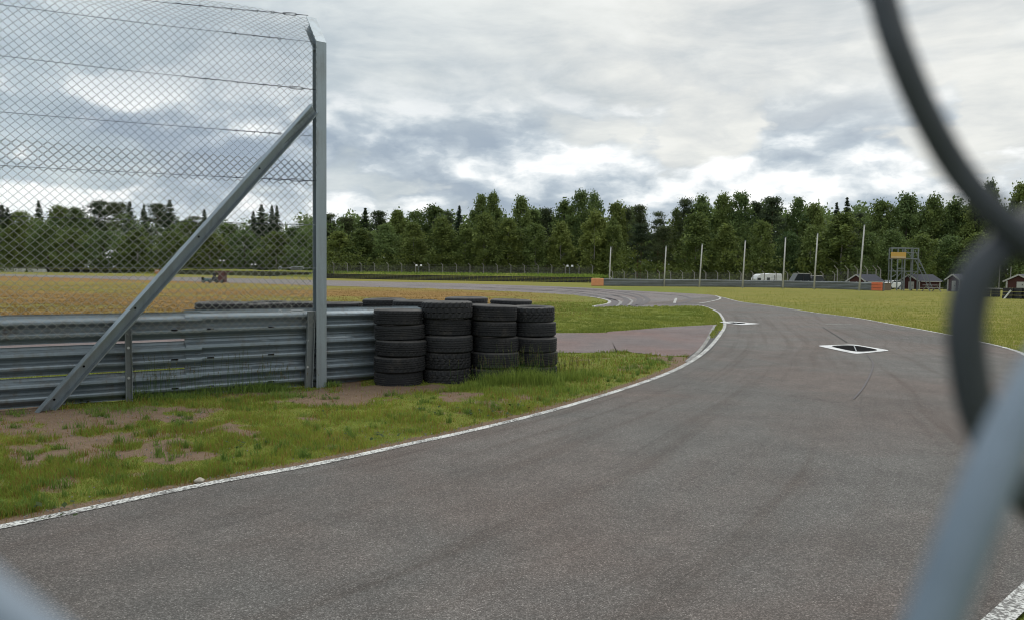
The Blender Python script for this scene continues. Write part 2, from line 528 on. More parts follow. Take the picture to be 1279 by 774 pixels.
# ------------------------------------------------------------------ object helpers
COL = SC.collection
def mesh_obj(name, verts, faces, mat=None, parent=None, smooth=False, loc=None):
    me = bpy.data.meshes.new(name)
    me.from_pydata([tuple(v) for v in verts], [], [tuple(f) for f in faces])
    if mat:
        me.materials.append(mat)
    if smooth:
        me.polygons.foreach_set('use_smooth', [True] * len(me.polygons))
    me.update()
    o = bpy.data.objects.new(name, me)
    COL.objects.link(o)
    if parent:
        o.parent = parent
    if loc is not None:
        o.location = loc
    return o

def fast_mesh(name, V, Q, mat, parent=None, attrs=None, smooth=False, tri=False):
    """V (n,3) Q (m,4) numpy"""
    k = 3 if tri else 4
    me = bpy.data.meshes.new(name)
    me.vertices.add(len(V))
    me.vertices.foreach_set('co', np.asarray(V, np.float32).ravel())
    me.loops.add(len(Q) * k)
    me.polygons.add(len(Q))
    me.loops.foreach_set('vertex_index', np.asarray(Q, np.int32).ravel())
    me.polygons.foreach_set('loop_start', np.arange(0, len(Q) * k, k, dtype=np.int32))
    me.polygons.foreach_set('use_smooth', np.full(len(Q), smooth))
    me.update(calc_edges=True)
    if attrs:
        for nm, arr in attrs.items():
            at = me.attributes.new(nm, 'FLOAT', 'POINT')
            at.data.foreach_set('value', np.asarray(arr, np.float32))
    if mat:
        me.materials.append(mat)
    o = bpy.data.objects.new(name, me)
    COL.objects.link(o)
    if parent:
        o.parent = parent
    return o

def tag(o, label=None, cat=None, group=None, kind=None):
    if label: o['label'] = label
    if cat: o['category'] = cat
    if group: o['group'] = group
    if kind: o['kind'] = kind
    return o

def empty(name, loc, rz=0.0, label=None, cat=None, group=None):
    o = bpy.data.objects.new(name, None)
    COL.objects.link(o)
    o.location = loc
    o.rotation_euler = (0, 0, rz)
    o.empty_display_size = 0.2
    return tag(o, label, cat, group)

def copy_tree(o, parent=None):
    c = o.copy()
    COL.objects.link(c)
    c.parent = parent
    for ch in list(o.children):
        copy_tree(ch, c)
    return c

class MB:
    def __init__(s):
        s.v = []; s.f = []
    def add(s, vs, fs):
        n = len(s.v)
        s.v += [tuple(x) for x in vs]
        s.f += [tuple(i + n for i in f) for f in fs]
        return s
    def box(s, c, size, rz=0.0, taper=1.0, mtx=None):
        hx, hy, hz = (q / 2 for q in size)
        vs = []
        for z, k in ((-hz, 1.0), (hz, taper)):
            for x, y in ((-hx, -hy), (hx, -hy), (hx, hy), (-hx, hy)):
                p = Vector((x * k, y * k, z))
                if mtx: p = mtx @ p
                p.rotate(Euler((0, 0, rz)))
                vs.append(p + Vector(c))
        return s.add(vs, [(3, 2, 1, 0), (4, 5, 6, 7), (0, 1, 5, 4), (1, 2, 6, 5), (2, 3, 7, 6), (3, 0, 4, 7)])
    def bar(s, a, b, w=0.05, h=None):
        a, b = Vector(a), Vector(b)
        h = h or w
        d = (b - a).normalized()
        up = Vector((0, 0, 1)) if abs(d.z) < 0.95 else Vector((0, 1, 0))
        sx = d.cross(up).normalized(); sy = sx.cross(d)
        vs = []
        for p in (a, b):
            for i, j in ((-1, -1), (1, -1), (1, 1), (-1, 1)):
                vs.append(p + sx * i * w / 2 + sy * j * h / 2)
        return s.add(vs, [(3, 2, 1, 0), (4, 5, 6, 7), (0, 1, 5, 4), (1, 2, 6, 5), (2, 3, 7, 6), (3, 0, 4, 7)])
    def tube(s, pts, r, n=6, caps=True):
        pts = [Vector(p) for p in pts]
        rr = r if isinstance(r, (list, tuple)) else [r] * len(pts)
        up = None; vs = []; fs = []
        for i, p in enumerate(pts):
            d = (pts[min(i + 1, len(pts) - 1)] - pts[max(i - 1, 0)]).normalized()
            if up is None:
                up = Vector((0, 0, 1)) if abs(d.z) < 0.9 else Vector((1, 0, 0))
            sx = d.cross(up).normalized(); up = sx.cross(d).normalized()
            for k in range(n):
                an = 2 * math.pi * k / n
                vs.append(p + (sx * math.cos(an) + up * math.sin(an)) * rr[i])
        for i in range(len(pts) - 1):
            for k in range(n):
                a0 = i * n + k; a1 = i * n + (k + 1) % n
                fs.append((a0, a1, a1 + n, a0 + n))
        if caps:
            fs.append(tuple(range(n - 1, -1, -1)))
            fs.append(tuple((len(pts) - 1) * n + k for k in range(n)))
        return s.add(vs, fs)
    def cyl(s, c, r, h, n=16, axis='z', r2=None):
        r2 = r if r2 is None else r2
        vs = []
        for t, q in ((-h / 2, r), (h / 2, r2)):
            for k in range(n):
                an = 2 * math.pi * k / n
                x, y = math.cos(an) * q, math.sin(an) * q
                p = {'z': (x, y, t), 'x': (t, x, y), 'y': (x, t, y)}[axis]
                vs.append((p[0] + c[0], p[1] + c[1], p[2] + c[2]))
        fs = [(k, (k + 1) % n, (k + 1) % n + n, k + n) for k in range(n)]
        fs += [tuple(range(n - 1, -1, -1)), tuple(range(n, 2 * n))]
        return s.add(vs, fs)
    def prism(s, prof, axis, a, b):
        """prof in the two other axes, extruded along axis from a to b"""
        n = len(prof); vs = []
        for t in (a, b):
            for p in prof:
                vs.append({'x': (t, p[0], p[1]), 'y': (p[0], t, p[1]), 'z': (p[0], p[1], t)}[axis])
        fs = [(k, (k + 1) % n, (k + 1) % n + n, k + n) for k in range(n)]
        fs += [tuple(range(n - 1, -1, -1)), tuple(range(n, 2 * n))]
        return s.add(vs, fs)
    def build(s, name, mat, parent=None, smooth=False, bevel=0.0, loc=None):
        o = mesh_obj(name, s.v, s.f, mat, parent, smooth, loc)
        if bevel:
            md = o.modifiers.new('bevel', 'BEVEL')
            md.width = bevel; md.segments = 2; md.limit_method = 'ANGLE'
        return o

def catmull(pts, sub=8):
    pts = [np.array(p, float) for p in pts]
    out = []
    for i in range(len(pts) - 1):
        p0 = pts[max(i - 1, 0)]; p1 = pts[i]; p2 = pts[i + 1]; p3 = pts[min(i + 2, len(pts) - 1)]
        for k in range(sub):
            t = k / sub
            out.append(0.5 * ((2 * p1) + (-p0 + p2) * t + (2 * p0 - 5 * p1 + 4 * p2 - p3) * t * t + (-p0 + 3 * p1 - 3 * p2 + p3) * t ** 3))
    out.append(pts[-1])
    return out

# ------------------------------------------------------------------ the layout of roads
g = lambda x, y: tuple(G(x, y))[:2]
LEFT = [(-8.0, -2.6), (-5.5, 0.75), (-3.9, 2.6), g(0, 657), g(240, 607), g(400, 577.5), g(500, 556), g(600, 534), g(700, 508.5), g(800, 477.5),
        g(850, 457), g(880, 437), g(897, 418), g(903.5, 406), g(900, 395.5), g(893, 388.5), g(873, 381.5), g(840, 379.6), g(800, 380)]
RIGHT = [(-4.2, -3.6), (-1.3, -0.1), (0.55, 1.65), (2.07, 2.93), (3.17, 3.96), (4.2, 5.2), (5.15, 6.5), (6.3, 8.2), (7.5, 10.1), g(1279, 441),
         g(1221, 425.6), g(1186, 418), g(1112, 404.5), g(1067, 396.5), g(1019, 390.5), g(960, 381.7), g(925, 377), g(905, 372), g(893, 370)]
SUB = 10
LC = catmull(LEFT, SUB)
RC = catmull(RIGHT, SUB)

def ribbon(name, A, B, mat, z, cols=6, kind='structure', jitter=0.0):
    A = np.array(A); B = np.array(B)
    n = len(A)
    V = []; UV = []
    run = 0
    for i in range(n):
        mid = (A[i] + B[i]) / 2
        if i: run += np.linalg.norm(mid - pm)
        pm = mid
        wd = np.linalg.norm(A[i] - B[i])
        for c in range(cols + 1):
            t = c / cols
            p = A[i] * (1 - t) + B[i] * t
            V.append((p[0], p[1], z)); UV.append((wd * t, run))
    Q = []
    for i in range(n - 1):
        for c in range(cols):
            a0 = i * (cols + 1) + c
            Q.append((a0, a0 + 1, a0 + cols + 2, a0 + cols + 1))
    V = np.array(V); Q = np.array(Q)
    o = fast_mesh(name, V, Q, mat)
    uvl = o.data.uv_layers.new(name='UVMap')
    UV = np.array(UV)
    uvl.data.foreach_set('uv', UV[Q.ravel()].astype(np.float32).ravel())
    # make sure faces look up
    if o.data.polygons[0].normal.z < 0:
        o.data.flip_normals()
    if kind: o['kind'] = kind
    return o

def offset_line(pts, w0, w1):
    pts = np.array([p[:2] for p in pts])
    t = np.gradient(pts, axis=0)
    t /= np.linalg.norm(t, axis=1)[:, None] + 1e-9
    nrm = np.stack([t[:, 1], -t[:, 0]], 1)      # to the right of travel
    return pts + nrm * w0, pts + nrm * w1

# far circuit
UP = [(-420, 335.5), (-150, 339.5), (0, 342.6), (100, 344.4), (200, 346.0), (300, 347.8), (400, 350.2), (500, 352.4), (600, 355), (720, 359), (768, 362), (820, 364.5), (855, 366.3), (888, 368.4), (903, 371.5)]
LO = [(-420, 336.8), (-150, 341.2), (0, 344.8), (100, 347.6), (200, 350.6), (300, 353.6), (400, 356.8), (500, 359.6), (600, 362.6), (690, 367), (735, 370.8), (757, 375), (758, 379), (746, 383.6), (880, 382.5)]
UPW = catmull([g(*p) for p in UP], SUB)
LOW = catmull([g(*p) for p in LO], SUB)
# access road running left behind the rails
AU = [(-40, 13.0), (-20, 14.5), (-8, 16.0), g(696, 415.6), g(767, 413.4), g(833, 408.4), g(896, 405)]
AL = [(-40, 8.5), (-20, 10.6), (-8, 11.9), g(696, 440), g(775, 439), g(833, 444), g(872, 443)]
AUW = catmull(AU, SUB); ALW = catmull(AL, SUB)

road_poly = [p for p in LC] + [p for p in reversed(RC)]
circ_poly = [p for p in UPW] + [p for p in reversed(LOW)]
acc_poly = [p for p in AUW] + [p for p in reversed(ALW)]

# armco line of the near guard rail
A0 = Vector((-4.85, 7.0, 0)); AD = Vector((0.828, 0.561, 0)).normalized(); AN = Vector((0.561, -0.828, 0)).normalized()
def AP(t, off=0.0, z=0.0):
    return A0 + AD * t + AN * off + Vector((0, 0, z))

# terrain height
def terrain(x, y):
    z = np.zeros_like(x)
    # ground beyond the right barrier dips
    px, py, dd = project(x, y, np.zeros_like(x))
    m = sstep(735, 800, px) * sstep(86, 104, y) * (x > 0) * (y > 20)
    z = z - 0.75 * m
    # grassy rise behind the far tyre wall
    return z

# ------------------------------------------------------------------ ground sheet
def build_ground():
    th = np.concatenate([np.linspace(-180, -58, 40, endpoint=False), np.linspace(-58, 58, 420, endpoint=False), np.linspace(58, 180, 41)])
    r = np.concatenate([[0.05, 0.5, 1.0, 1.6], 2.2 * np.exp(np.linspace(0, math.log(250 / 2.2), 400)), [320, 450, 700, 1100, 1800, 3000]])
    T, Rr = np.meshgrid(np.radians(th), r)
    X = np.sin(T) * Rr; Y = np.cos(T) * Rr
    Z = terrain(X, Y)
    px, py, dd = project(X, Y, np.zeros_like(X))
    inr = inpoly(X, Y, road_poly) | inpoly(X, Y, acc_poly) | inpoly(X, Y, circ_poly)
    dl = np.minimum(polydist(X, Y, LC[::3]), polydist(X, Y, AUW[::4]))
    dl = np.minimum(dl, polydist(X, Y, ALW[::4]))
    dl = np.minimum(dl, polydist(X, Y, RC[::3]))
    lump = (fbm(X * 1.3, Y * 1.3, 5, 4) - 0.35) * 0.10
    Z = Z + np.where(inr, -0.012, np.clip(lump, 0, 1) * sstep(0.12, 0.9, dl) * (Rr < 60))
    Z = np.where(Rr < 1.5, Z - 0.0, Z)
    soil = soil_at(X, Y, px, py, dd)
    dry, rust = dry_at(X, Y, px, py, dd)
    n0, n1 = X.shape
    idx = np.arange(n0 * n1).reshape(n0, n1)
    Q = np.stack([idx[:-1, :-1], idx[:-1, 1:], idx[1:, 1:], idx[1:, :-1]], -1).reshape(-1, 4)
    V = np.stack([X, Y, Z], -1).reshape(-1, 3)
    o = fast_mesh('ground', V, Q[:, ::-1], M['ground'], attrs={'soil': soil.ravel(), 'dry': dry.ravel(), 'rust': rust.ravel()}, smooth=True)
    if o.data.polygons[50000].normal.z < 0:
        o.data.flip_normals()
    o['kind'] = 'structure'
    return o

def soil_at(X, Y, px, py, dd):
    s = np.zeros_like(X)
    front = dd > 1
    kk = np.clip(5.0 / np.maximum(dd, 1), .2, 1.6)
    px = px + (fbm(X * 1.6, Y * 1.6, 61, 3) - .5) * 190 * kk + (fbm(X * 6, Y * 6, 63, 3) - .5) * 70 * kk
    py = py + (fbm(X * 1.9, Y * 1.9, 62, 3) - .5) * 46 * kk + (fbm(X * 7, Y * 7, 64, 2) - .5) * 22 * kk
    for cx, cy, rx, ry, k in [(70, 522, 120, 11, 1.0), (215, 520, 60, 8, .8), (165, 568, 60, 7, 1.0), (60, 566, 80, 6, .75), (120, 548, 130, 7, .55), (440, 490, 95, 9, 1.15), (395, 487, 40, 7, 1),
                              (515, 490, 60, 7, 1.1), (590, 503, 28, 5, .7), (660, 505, 22, 4, .5), (270, 540, 40, 6, .7), (420, 545, 40, 5, .45), (40, 606, 60, 8, .55),
                              (330, 492, 60, 5, .6), (500, 530, 40, 5, .5), (190, 598, 30, 5, .45), (855, 450, 14, 9, .9), (60, 512, 70, 7, 1), (560, 545, 40, 4, .5), (700, 495, 20, 4, .4)]:
        q = ((px - cx) / rx) ** 2 + ((py - cy) / ry) ** 2
        s = np.maximum(s, k * np.clip(1.35 - q * 0.75, 0, 1) * front)
    nz = fbm(X * 2.1, Y * 2.1, 31, 4)
    near = front & (dd < 16)
    nf = fbm(X * 7.0, Y * 7.0, 33, 3)
    s = np.where(near, s * (0.15 + 0.9 * nz + 0.9 * nf) + sstep(0.54, 0.72, nz) * 0.65 * (0.4 + nf), 0)
    # bare rim beside the white line
    dl = polydist(X, Y, LC[::3])
    s = np.maximum(s, sstep(0.22, 0.06, dl) * (0.35 + 0.9 * fbm(X * 3, Y * 3, 77, 3)) * near)
    return np.clip(s, 0, 1)

def dry_at(X, Y, px, py, dd):
    front = dd > 1
    nz = fbm(X * 0.12, Y * 0.35, 3, 4)
    yh = 340.5 + 0.012 * (px - 640)
    below = py - yh
    # infield between the rails and the circuit
    inf = front * sstep(820, 600, px) * (dd > 16) * (dd < 140)
    dry = inf * 0.9
    rust = inf * sstep(760, 560, px) * np.clip(sstep(0.32, 0.56, nz) * 0.85 + sstep(20, 13, below) * sstep(9, 12, below) * 0.7 * (px < 560), 0, 1)
    rust = np.where(dd < 24, rust * sstep(300, 100, px), rust)
    lo_y = np.interp(px, [p[0] for p in LO[:13]], [p[1] for p in LO[:13]])
    rust = np.where(py > lo_y, rust, 0)
    # greener strip by the tyre stacks
    rust = rust * np.clip(1 - sstep(16, 20, below) * sstep(27, 23, below) * 0.5, 0, 1)
    # fields on the right and behind the circuit
    right = front * sstep(850, 900, px) * (dd > 11)
    dry = np.maximum(dry, right * (0.45 + 0.5 * fbm(X * 0.25, Y * 0.25, 8, 3)))
    dry = np.maximum(dry, front * (dd > 75) * 0.55 * (0.5 + fbm(X * .1, Y * .1, 9, 3)))
    # tongue between circuit and access road: green
    tongue = front * (px > 640) * (px < 905) * (dd > 14) * (dd < 34)
    dry = np.where(tongue > 0, dry * 0.3, dry)
    rust = np.where(tongue > 0, rust * sstep(760, 660, px), rust)
    return np.clip(dry, 0, 1), np.clip(rust, 0, 1)

build_ground()

ribbon('track', LC, RC, M['asphalt'], 0.008, 14)
ribbon('racing_circuit', UPW, LOW, M['asphalt_far'], 0.004, 8)
ribbon('access_road', AUW, ALW, M['asphalt_pink'], 0.002, 6)

# painted edge lines, 4 mm over the asphalt
a, b = offset_line(LC[:SUB * 17 + 1], 0.0, 0.078)
ribbon('edge_line', a, b, M['line'], 0.012, 1)
a, b = offset_line(RC, 0.0, -0.088)
ribbon('edge_line', a, b, M['line'], 0.012, 1)
a, b = offset_line(LOW[SUB * 10:SUB * 13 + 1], 0.0, -0.14)
ribbon('edge_line', a, b, M['line'], 0.010, 1)
def strip(name, pix, wd, mat, z=0.0125, sub=8):
    c = catmull([g(*p) for p in pix], sub)
    a, b = offset_line(c, -wd / 2, wd / 2)
    return ribbon(name, a, b, mat, z, 1)
# darker broken rim between the track and the access road
strip('asphalt_seam', [(866, 447), (880, 437), (890, 425), (896, 413)], 0.22, M['tarline'], 0.0112)
strip('inner_line', [(858, 452), (874, 438), (884, 424), (889, 414), (893, 406)], 0.07, M['line_faint'], 0.016)
# tyre marks sweeping round the bend
for pts, wd in [([(590, 359), (690, 362.2), (752, 367), (778, 372), (782, 377), (776, 382.8)], .26),
                ([(600, 361), (700, 364.4), (748, 370), (766, 375), (768, 379), (764, 383)], .3),
                ([(620, 357.5), (720, 361.5), (770, 366.5), (794, 371), (799, 376), (790, 382)], .3),
                ([(640, 357.3), (740, 361.6), (790, 367), (808, 373), (806, 378), (797, 381.6)], .26),
                ([(700, 360), (790, 365), (845, 369), (862, 373), (858, 377), (838, 380.5)], .22),
                ([(500, 356.5), (600, 359.2), (690, 363.4)], .5)]:
    strip('skid_mark', pts, wd, M['skid'], 0.0165)
for pts, wd in [([(700, 365.4), (742, 370), (772, 376), (774, 380), (770, 382.8)], .14),
                ([(712, 363), (772, 370), (788, 375), (788, 379), (784, 382)], .12)]:
    strip('worn_streak', pts, wd, M['line_faint'], 0.0165)
strip('painted_mark', [(844.6, 372.8), (842.2, 379)], 0.13, M['line'], 0.0205)
strip('painted_mark', [(894, 369.6), (899.5, 372.4), (897, 374.6), (885, 377.5), (872, 379.6)], 0.12, M['line'], 0.0205)
strip('painted_mark', [(1031, 405.3), (1063, 405.2)], 0.11, M['line_faint'], 0.0165)
strip('asphalt_crack', [(1028, 409), (1044, 419), (1058, 428)], 0.025, M['tarline'], 0.0165)
strip('asphalt_crack', [(1083, 443), (1090, 453), (1088, 466), (1078, 485), (1066, 499)], 0.02, M['skid'], 0.0165)

# ------------------------------------------------------------------ drains in white painted diamonds
def drain(outer, inner, label):
    O = [G(*p) for p in outer]; I = [G(*p) for p in inner]
    c = sum(O, Vector()) / 4
    O = [p - c for p in O]; I = [p - c for p in I]
    t = empty('storm_drain', (c.x, c.y, 0.0), 0, label, 'drain', 'drains in the track')
    def quad(Qd, ex, n=40):
        out = []
        for k in range(n):
            an = 2 * math.pi * (k + .5) / n
            cx, cy = math.cos(an), math.sin(an)
            x = math.copysign(abs(cx) ** (2 / ex), cx); y = math.copysign(abs(cy) ** (2 / ex), cy)
            u_, v_ = (x + 1) / 2, (y + 1) / 2
            out.append(Qd[0].lerp(Qd[1], u_).lerp(Qd[3].lerp(Qd[2], u_), v_))
        return out
    z1 = Vector((0, 0, 0.0165)); zd = Vector((0, 0, 0.0125))
    qo, qi = quad(O, 9.0), quad(I, 3.4)
    n = len(qo)
    MB().add([p + z1 for p in qo + qi], [(k, (k + 1) % n, (k + 1) % n + n, k + n) for k in range(n)]).build('painted_border', M['line_solid'], t)
    MB().add([p + zd for p in qi], [tuple(range(n))]).build('pit_shade', M['black'], t)  # flat black sheet, the shade of a sunken pit put into its colour
    for k in range(8):
        u = (k + 0.5) / 8
        a0 = I[0].lerp(I[3], .12 + .76 * u).lerp(I[1].lerp(I[2], .12 + .76 * u), .1); a1 = I[0].lerp(I[3], .12 + .76 * u).lerp(I[1].lerp(I[2], .12 + .76 * u), .9)
        MB().bar(a0 + Vector((0, 0, .016)), a1 + Vector((0, 0, .016)), .03, .006).build('grate_bar', M['black'], t)
    a0 = I[1]; a1 = I[3]
    MB().bar(a0.lerp(a1, .1) + Vector((0, 0, .022)), a0.lerp(a1, .9) + Vector((0, 0, .022)), .02, .005).build('crossbar', M['dullpost'], t)
    return t
drain([(1019, 432), (1066, 430.4), (1113, 438.2), (1068, 442.6)], [(1033, 432.3), (1066, 431.1), (1102, 437.8), (1070, 440.5)],
      'square drain in a white painted diamond, the nearer one, right of the track centre')
drain([(897, 402.6), (914, 401.6), (951, 404.6), (926, 406.2)], [(907, 403.1), (916, 402.5), (934, 404.0), (921, 405.1)],
      'smaller looking drain in a white diamond beside the left edge line')

# ------------------------------------------------------------------ guard rail beside the verge
def wprofile(h=0.305, d=0.082):
    k = h / 0.305
    return [(0.0, 0.006), (0.012, 0.0), (0.035, 0.012), (0.062, 0.066), (0.075, 0.078), (0.095, 0.080), (0.108, 0.070), (0.134, 0.016), (0.1525, 0.006),
            (0.171, 0.016), (0.197, 0.070), (0.210, 0.080), (0.230, 0.078), (0.243, 0.066), (0.270, 0.012), (0.293, 0.0), (0.305, 0.006)], k

def wbeam(name, path, normals, z0, h, mat, parent, back=0.004, offs=0.0):
    """W profile swept along a path (list of Vectors)"""
    prof, k = wprofile(h)
    n = len(prof)
    V = []; Fq = []
    for p, nn in zip(path, normals):
        for zz_, d in prof:
            V.append(p + nn * (d + offs) + Vector((0, 0, z0 + zz_ * k)))
        for zz_, d in prof:
            V.append(p + nn * (d + offs - back) + Vector((0, 0, z0 + zz_ * k)))
    m = 2 * n
    for i in range(len(path) - 1):
        for j in range(n - 1):
            a0 = i * m + j
            Fq.append((a0, a0 + 1, a0 + 1 + m, a0 + m))
            a1 = i * m + n + j
            Fq.append((a1, a1 + m, a1 + 1 + m, a1 + 1))
        Fq.append((i * m, i * m + m, i * m + m + n, i * m + n))
        Fq.append((i * m + n - 1, i * m + 2 * n - 1, i * m + m + 2 * n - 1, i * m + m + n - 1))
    for e in (0, len(path) - 1):
        for j in range(n - 1):
            a0 = e * m + j
            Fq.append((a0, a0 + n, a0 + n + 1, a0 + 1))
    o = mesh_obj(name, V, Fq, mat, parent, smooth=False)
    return o

gr = empty('guard_rail', AP(0), 0, 'weathered three-beam steel guard rail standing between grass verge and infield', 'guard rail')
GI = Matrix.Translation(-AP(0))
def sub(o, root):
    o.matrix_parent_inverse = Matrix.Translation(root.location).inverted()
    return o
def dents(path, amp, seed):
    rr = random.Random(seed)
    out = []
    for i, p in enumerate(path):
        out.append(p + AN * (amp * (rr.random() - .5)))
    return out
spans = [(-4.0, -0.9, 0.287, 0.311, 0.0), (-1.0, 1.78, 0.287, 0.309, 0.006), (1.62, 3.02, 0.3075, 0.3095, 0.0), (2.9, 5.1, 0.308, 0.3105, 0.006)]
for si, (t0, t1, h, pitch, off) in enumerate(spans):
    for r_ in range(3):
        n = 9
        path = [AP(t0 + (t1 - t0) * i / (n - 1), -0.02) for i in range(n)]
        path = dents(path, 0.016, si * 7 + r_)
        wb = wbeam('rail', path, [AN] * n, 0.0 + r_ * pitch + (0.012 if r_ == 0 else 0.004), h, M['armco'], gr, offs=off)
        sub(wb, gr)
        # elongated bolt slots
        for ts in ([t1 - 0.27] if si != 2 else [t0 + 0.55 + 0.35, t0 + 0.25]):
            p = AP(ts, -0.02 + off + 0.0805, r_ * pitch + 0.105 * 1.0)
            sm = MB()
            rz = math.atan2(AD.y, AD.x)
            sm.box(p, (0.07, 0.004, 0.014), rz)
            sub(sm.build('bolt_slot', M['black'], gr), gr)
def channel(pts0, pts1, wdt, dep, th, xdir, ydir, mat, name, parent, cut=None):
    """C channel from pts0 to pts1, web along xdir, flanges towards ydir"""
    prof = [(-wdt / 2, 0), (wdt / 2, 0), (wdt / 2, dep), (wdt / 2 - th, dep), (wdt / 2 - th, th), (-wdt / 2 + th, th), (-wdt / 2 + th, dep), (-wdt / 2, dep)]
    V = [];
    for p in (pts0, pts1):
        for x, y in prof:
            V.append(Vector(p) + xdir * x + ydir * y)
    n = 8
    Fq = [(k, (k + 1) % n, (k + 1) % n + n, k + n) for k in range(n)]
    Fq += [(0, 1, 4, 5), (1, 2, 3, 4), (0, 5, 6, 7)]
    Fq += [(n + 0, n + 5, n + 4, n + 1), (n + 1, n + 4, n + 3, n + 2), (n + 0, n + 7, n + 6, n + 5)]
    return mesh_obj(name, V, Fq, mat, parent)
for t_, top, lean in ((-2.6, 0.95, 0.0), (1.07, 0.74, 0.0), (2.93, 0.90, 0.045), (4.75, 0.88, 0.0)):
    p0 = AP(t_, 0.075, -0.2); p1 = AP(t_ + lean, 0.075, top)
    sub(channel(p0, p1, 0.062 if lean == 0 else 0.085, 0.05, 0.006, AD, AN, M['dullpost'], 'post', gr), gr)
    for zb in (0.25, 0.56):
        if zb < top:
            bm_ = MB().cyl((0, 0, 0), 0.014, 0.014, 8)
            ob = bm_.build('bolt', M['silver'], gr)
            ob.location = AP(t_, 0.088, zb) - AP(0)
            ob.rotation_euler = (math.radians(90), 0, math.atan2(AN.y, AN.x) - math.pi / 2 + math.pi)

# ------------------------------------------------------------------ debris fence on top (posts, brace, wires, mesh)
def chain_pickets(origin, adir, ndir, ncol, nrow, Wd, Hd, r, eps, over, pts_per=3, sides=4, surf=None, i0=0, ret_list=False):
    """woven chain link: zig-zag pickets hooked into each other"""
    allV = []; allQ = []; base = 0; lst = []; cents = []
    origin = np.array(origin); adir = np.array(adir); ndir = np.array(ndir)
    for i in range(ncol):
        S = []
        for j in range(nrow):
            rightward = ((i + j) % 2 == 0)
            xa = (i + (0 if rightward else 1)) * Wd / 2 + (-over if rightward else over)
            xb = (i + (1 if rightward else 0)) * Wd / 2 + (over if rightward else -over)
            dep = eps if rightward else -eps
            ts = np.linspace(0.0, 1.0, pts_per, endpoint=False) + 0.5 / pts_per
            for t in ts:
                # rounded at the bends
                s_ = t
                if pts_per > 4:
                    xx = xa + (xb - xa) * (0.5 - 0.5 * math.cos(math.pi * t) * (1 - 0.0)) * 0.45 + (xb - xa) * t * 0.55
                    dd_ = dep * math.sin(math.pi * t)
                else:
                    xx = xa + (xb - xa) * t
                    dd_ = dep
                S.append((xx, dd_, (j + t) * Hd / 2))
        S = np.array(S)
        if surf is not None:
            Pw = surf(S)
        else:
            Pw = origin + S[:, :1] * adir + S[:, 1:2] * ndir + S[:, 2:3] * np.array([0, 0, 1.0])
        T = np.gradient(Pw, axis=0); T /= np.linalg.norm(T, axis=1)[:, None]
        B = np.cross(T, ndir); B /= np.linalg.norm(B, axis=1)[:, None] + 1e-9
        N2 = np.cross(B, T)
        an = np.linspace(0, 2 * np.pi, sides, endpoint=False)
        ring = Pw[:, None, :] + r * (np.cos(an)[None, :, None] * N2[:, None, :] + np.sin(an)[None, :, None] * B[:, None, :])
        n = len(Pw)
        idx = np.arange(n * sides).reshape(n, sides)
        nx = np.roll(idx, -1, axis=1)
        Q = np.stack([idx[:-1], nx[:-1], nx[1:], idx[1:]], -1).reshape(-1, 4)
        if ret_list:
            cents.append(Pw)
            lst.append((ring.reshape(-1, 3), Q))
        else:
            allV.append(ring.reshape(-1, 3)); allQ.append(Q + base); base += n * sides
    if ret_list:
        return lst, cents
    return np.concatenate(allV), np.concatenate(allQ)

def hsection(pts0, pts1, wdt, dep, th, xdir, ydir, mat, name, parent):
    """rolled H beam: two flanges along xdir, web between them along ydir"""
    h = wdt / 2; w2 = th / 2
    prof = [(-h, 0), (h, 0), (h, th), (w2, th), (w2, dep - th), (h, dep - th), (h, dep), (-h, dep), (-h, dep - th), (-w2, dep - th), (-w2, th), (-h, th)]
    V = []
    for p in (pts0, pts1):
        for x, y in prof:
            V.append(Vector(p) + xdir * x + ydir * y)
    n = 12
    Fq = [(k, (k + 1) % n, (k + 1) % n + n, k + n) for k in range(n)]
    caps = [(0, 1, 2, 3, 10, 11), (10, 3, 4, 9), (9, 4, 5, 6, 7, 8)]
    Fq += caps + [tuple(reversed([i + n for i in c])) for c in caps]
    return mesh_obj(name, V, Fq, mat, parent)
FOFF = 0.13
FT = 3.085                        # where the tall post stands along the rail
fence = empty('debris_fence', AP(FT, FOFF + 0.02), 0, 'tall chain-link debris fence on a cranked steel post behind the guard rail', 'fence')
FN = np.array(AN); FD = np.array(AD)
ZB = 3.98                         # height at which the posts are cranked backwards
def fsurf(zbase, toff):
    o = np.array(AP(toff, FOFF - 0.012))
    def f(S):
        z = zbase + S[:, 2]
        ov = np.maximum(z - ZB, 0)
        zz_ = np.minimum(z, ZB) + ov * 0.74
        tt = S[:, 0]
        # gentle bulge so the net is not perfectly flat
        wob = 0.012 * np.sin(tt * 2.1 + z * 1.3) + 0.008 * np.sin(tt * 5.3 - z * 2.2)
        sag = -0.045 * (1 - np.cos((FT - toff - tt) * 1.05)) * (0.35 + (z - 0.7) / 3.3) * 0.7
        return o + tt[:, None] * FD + (S[:, 1] - ov * 0.67 + wob)[:, None] * FN + (zz_ + sag)[:, None] * np.array([0, 0, 1.0])
    return f
DW = 0.0835
span_w = 7.6
nc = int((span_w) / (DW / 2))
tstart = FT - 0.085 - nc * DW / 2
V, Q = chain_pickets((0, 0, 0), FD, FN, nc, int(1.93 / (DW / 2)), DW, DW, 0.0023, 0.0030, 0.003, 3, 4, surf=fsurf(0.70, tstart))
o = fast_mesh('net_panel', V, Q, M['wire_toplit'], fence); o['kind'] = 'stuff'; sub(o, fence)
o['label'] = 'lower chain-link net panel overlapping the upper one'
V, Q = chain_pickets((0, 0, 0), FD, FN, nc, int(2.14 / (DW / 2)), DW, DW, 0.0021, 0.0030, 0.003, 3, 4, surf=fsurf(2.325, tstart + 0.031))
V = V + np.array(AN) * 0.012
o = fast_mesh('net_panel', V, Q, M['wire'], fence); o['kind'] = 'stuff'; sub(o, fence)
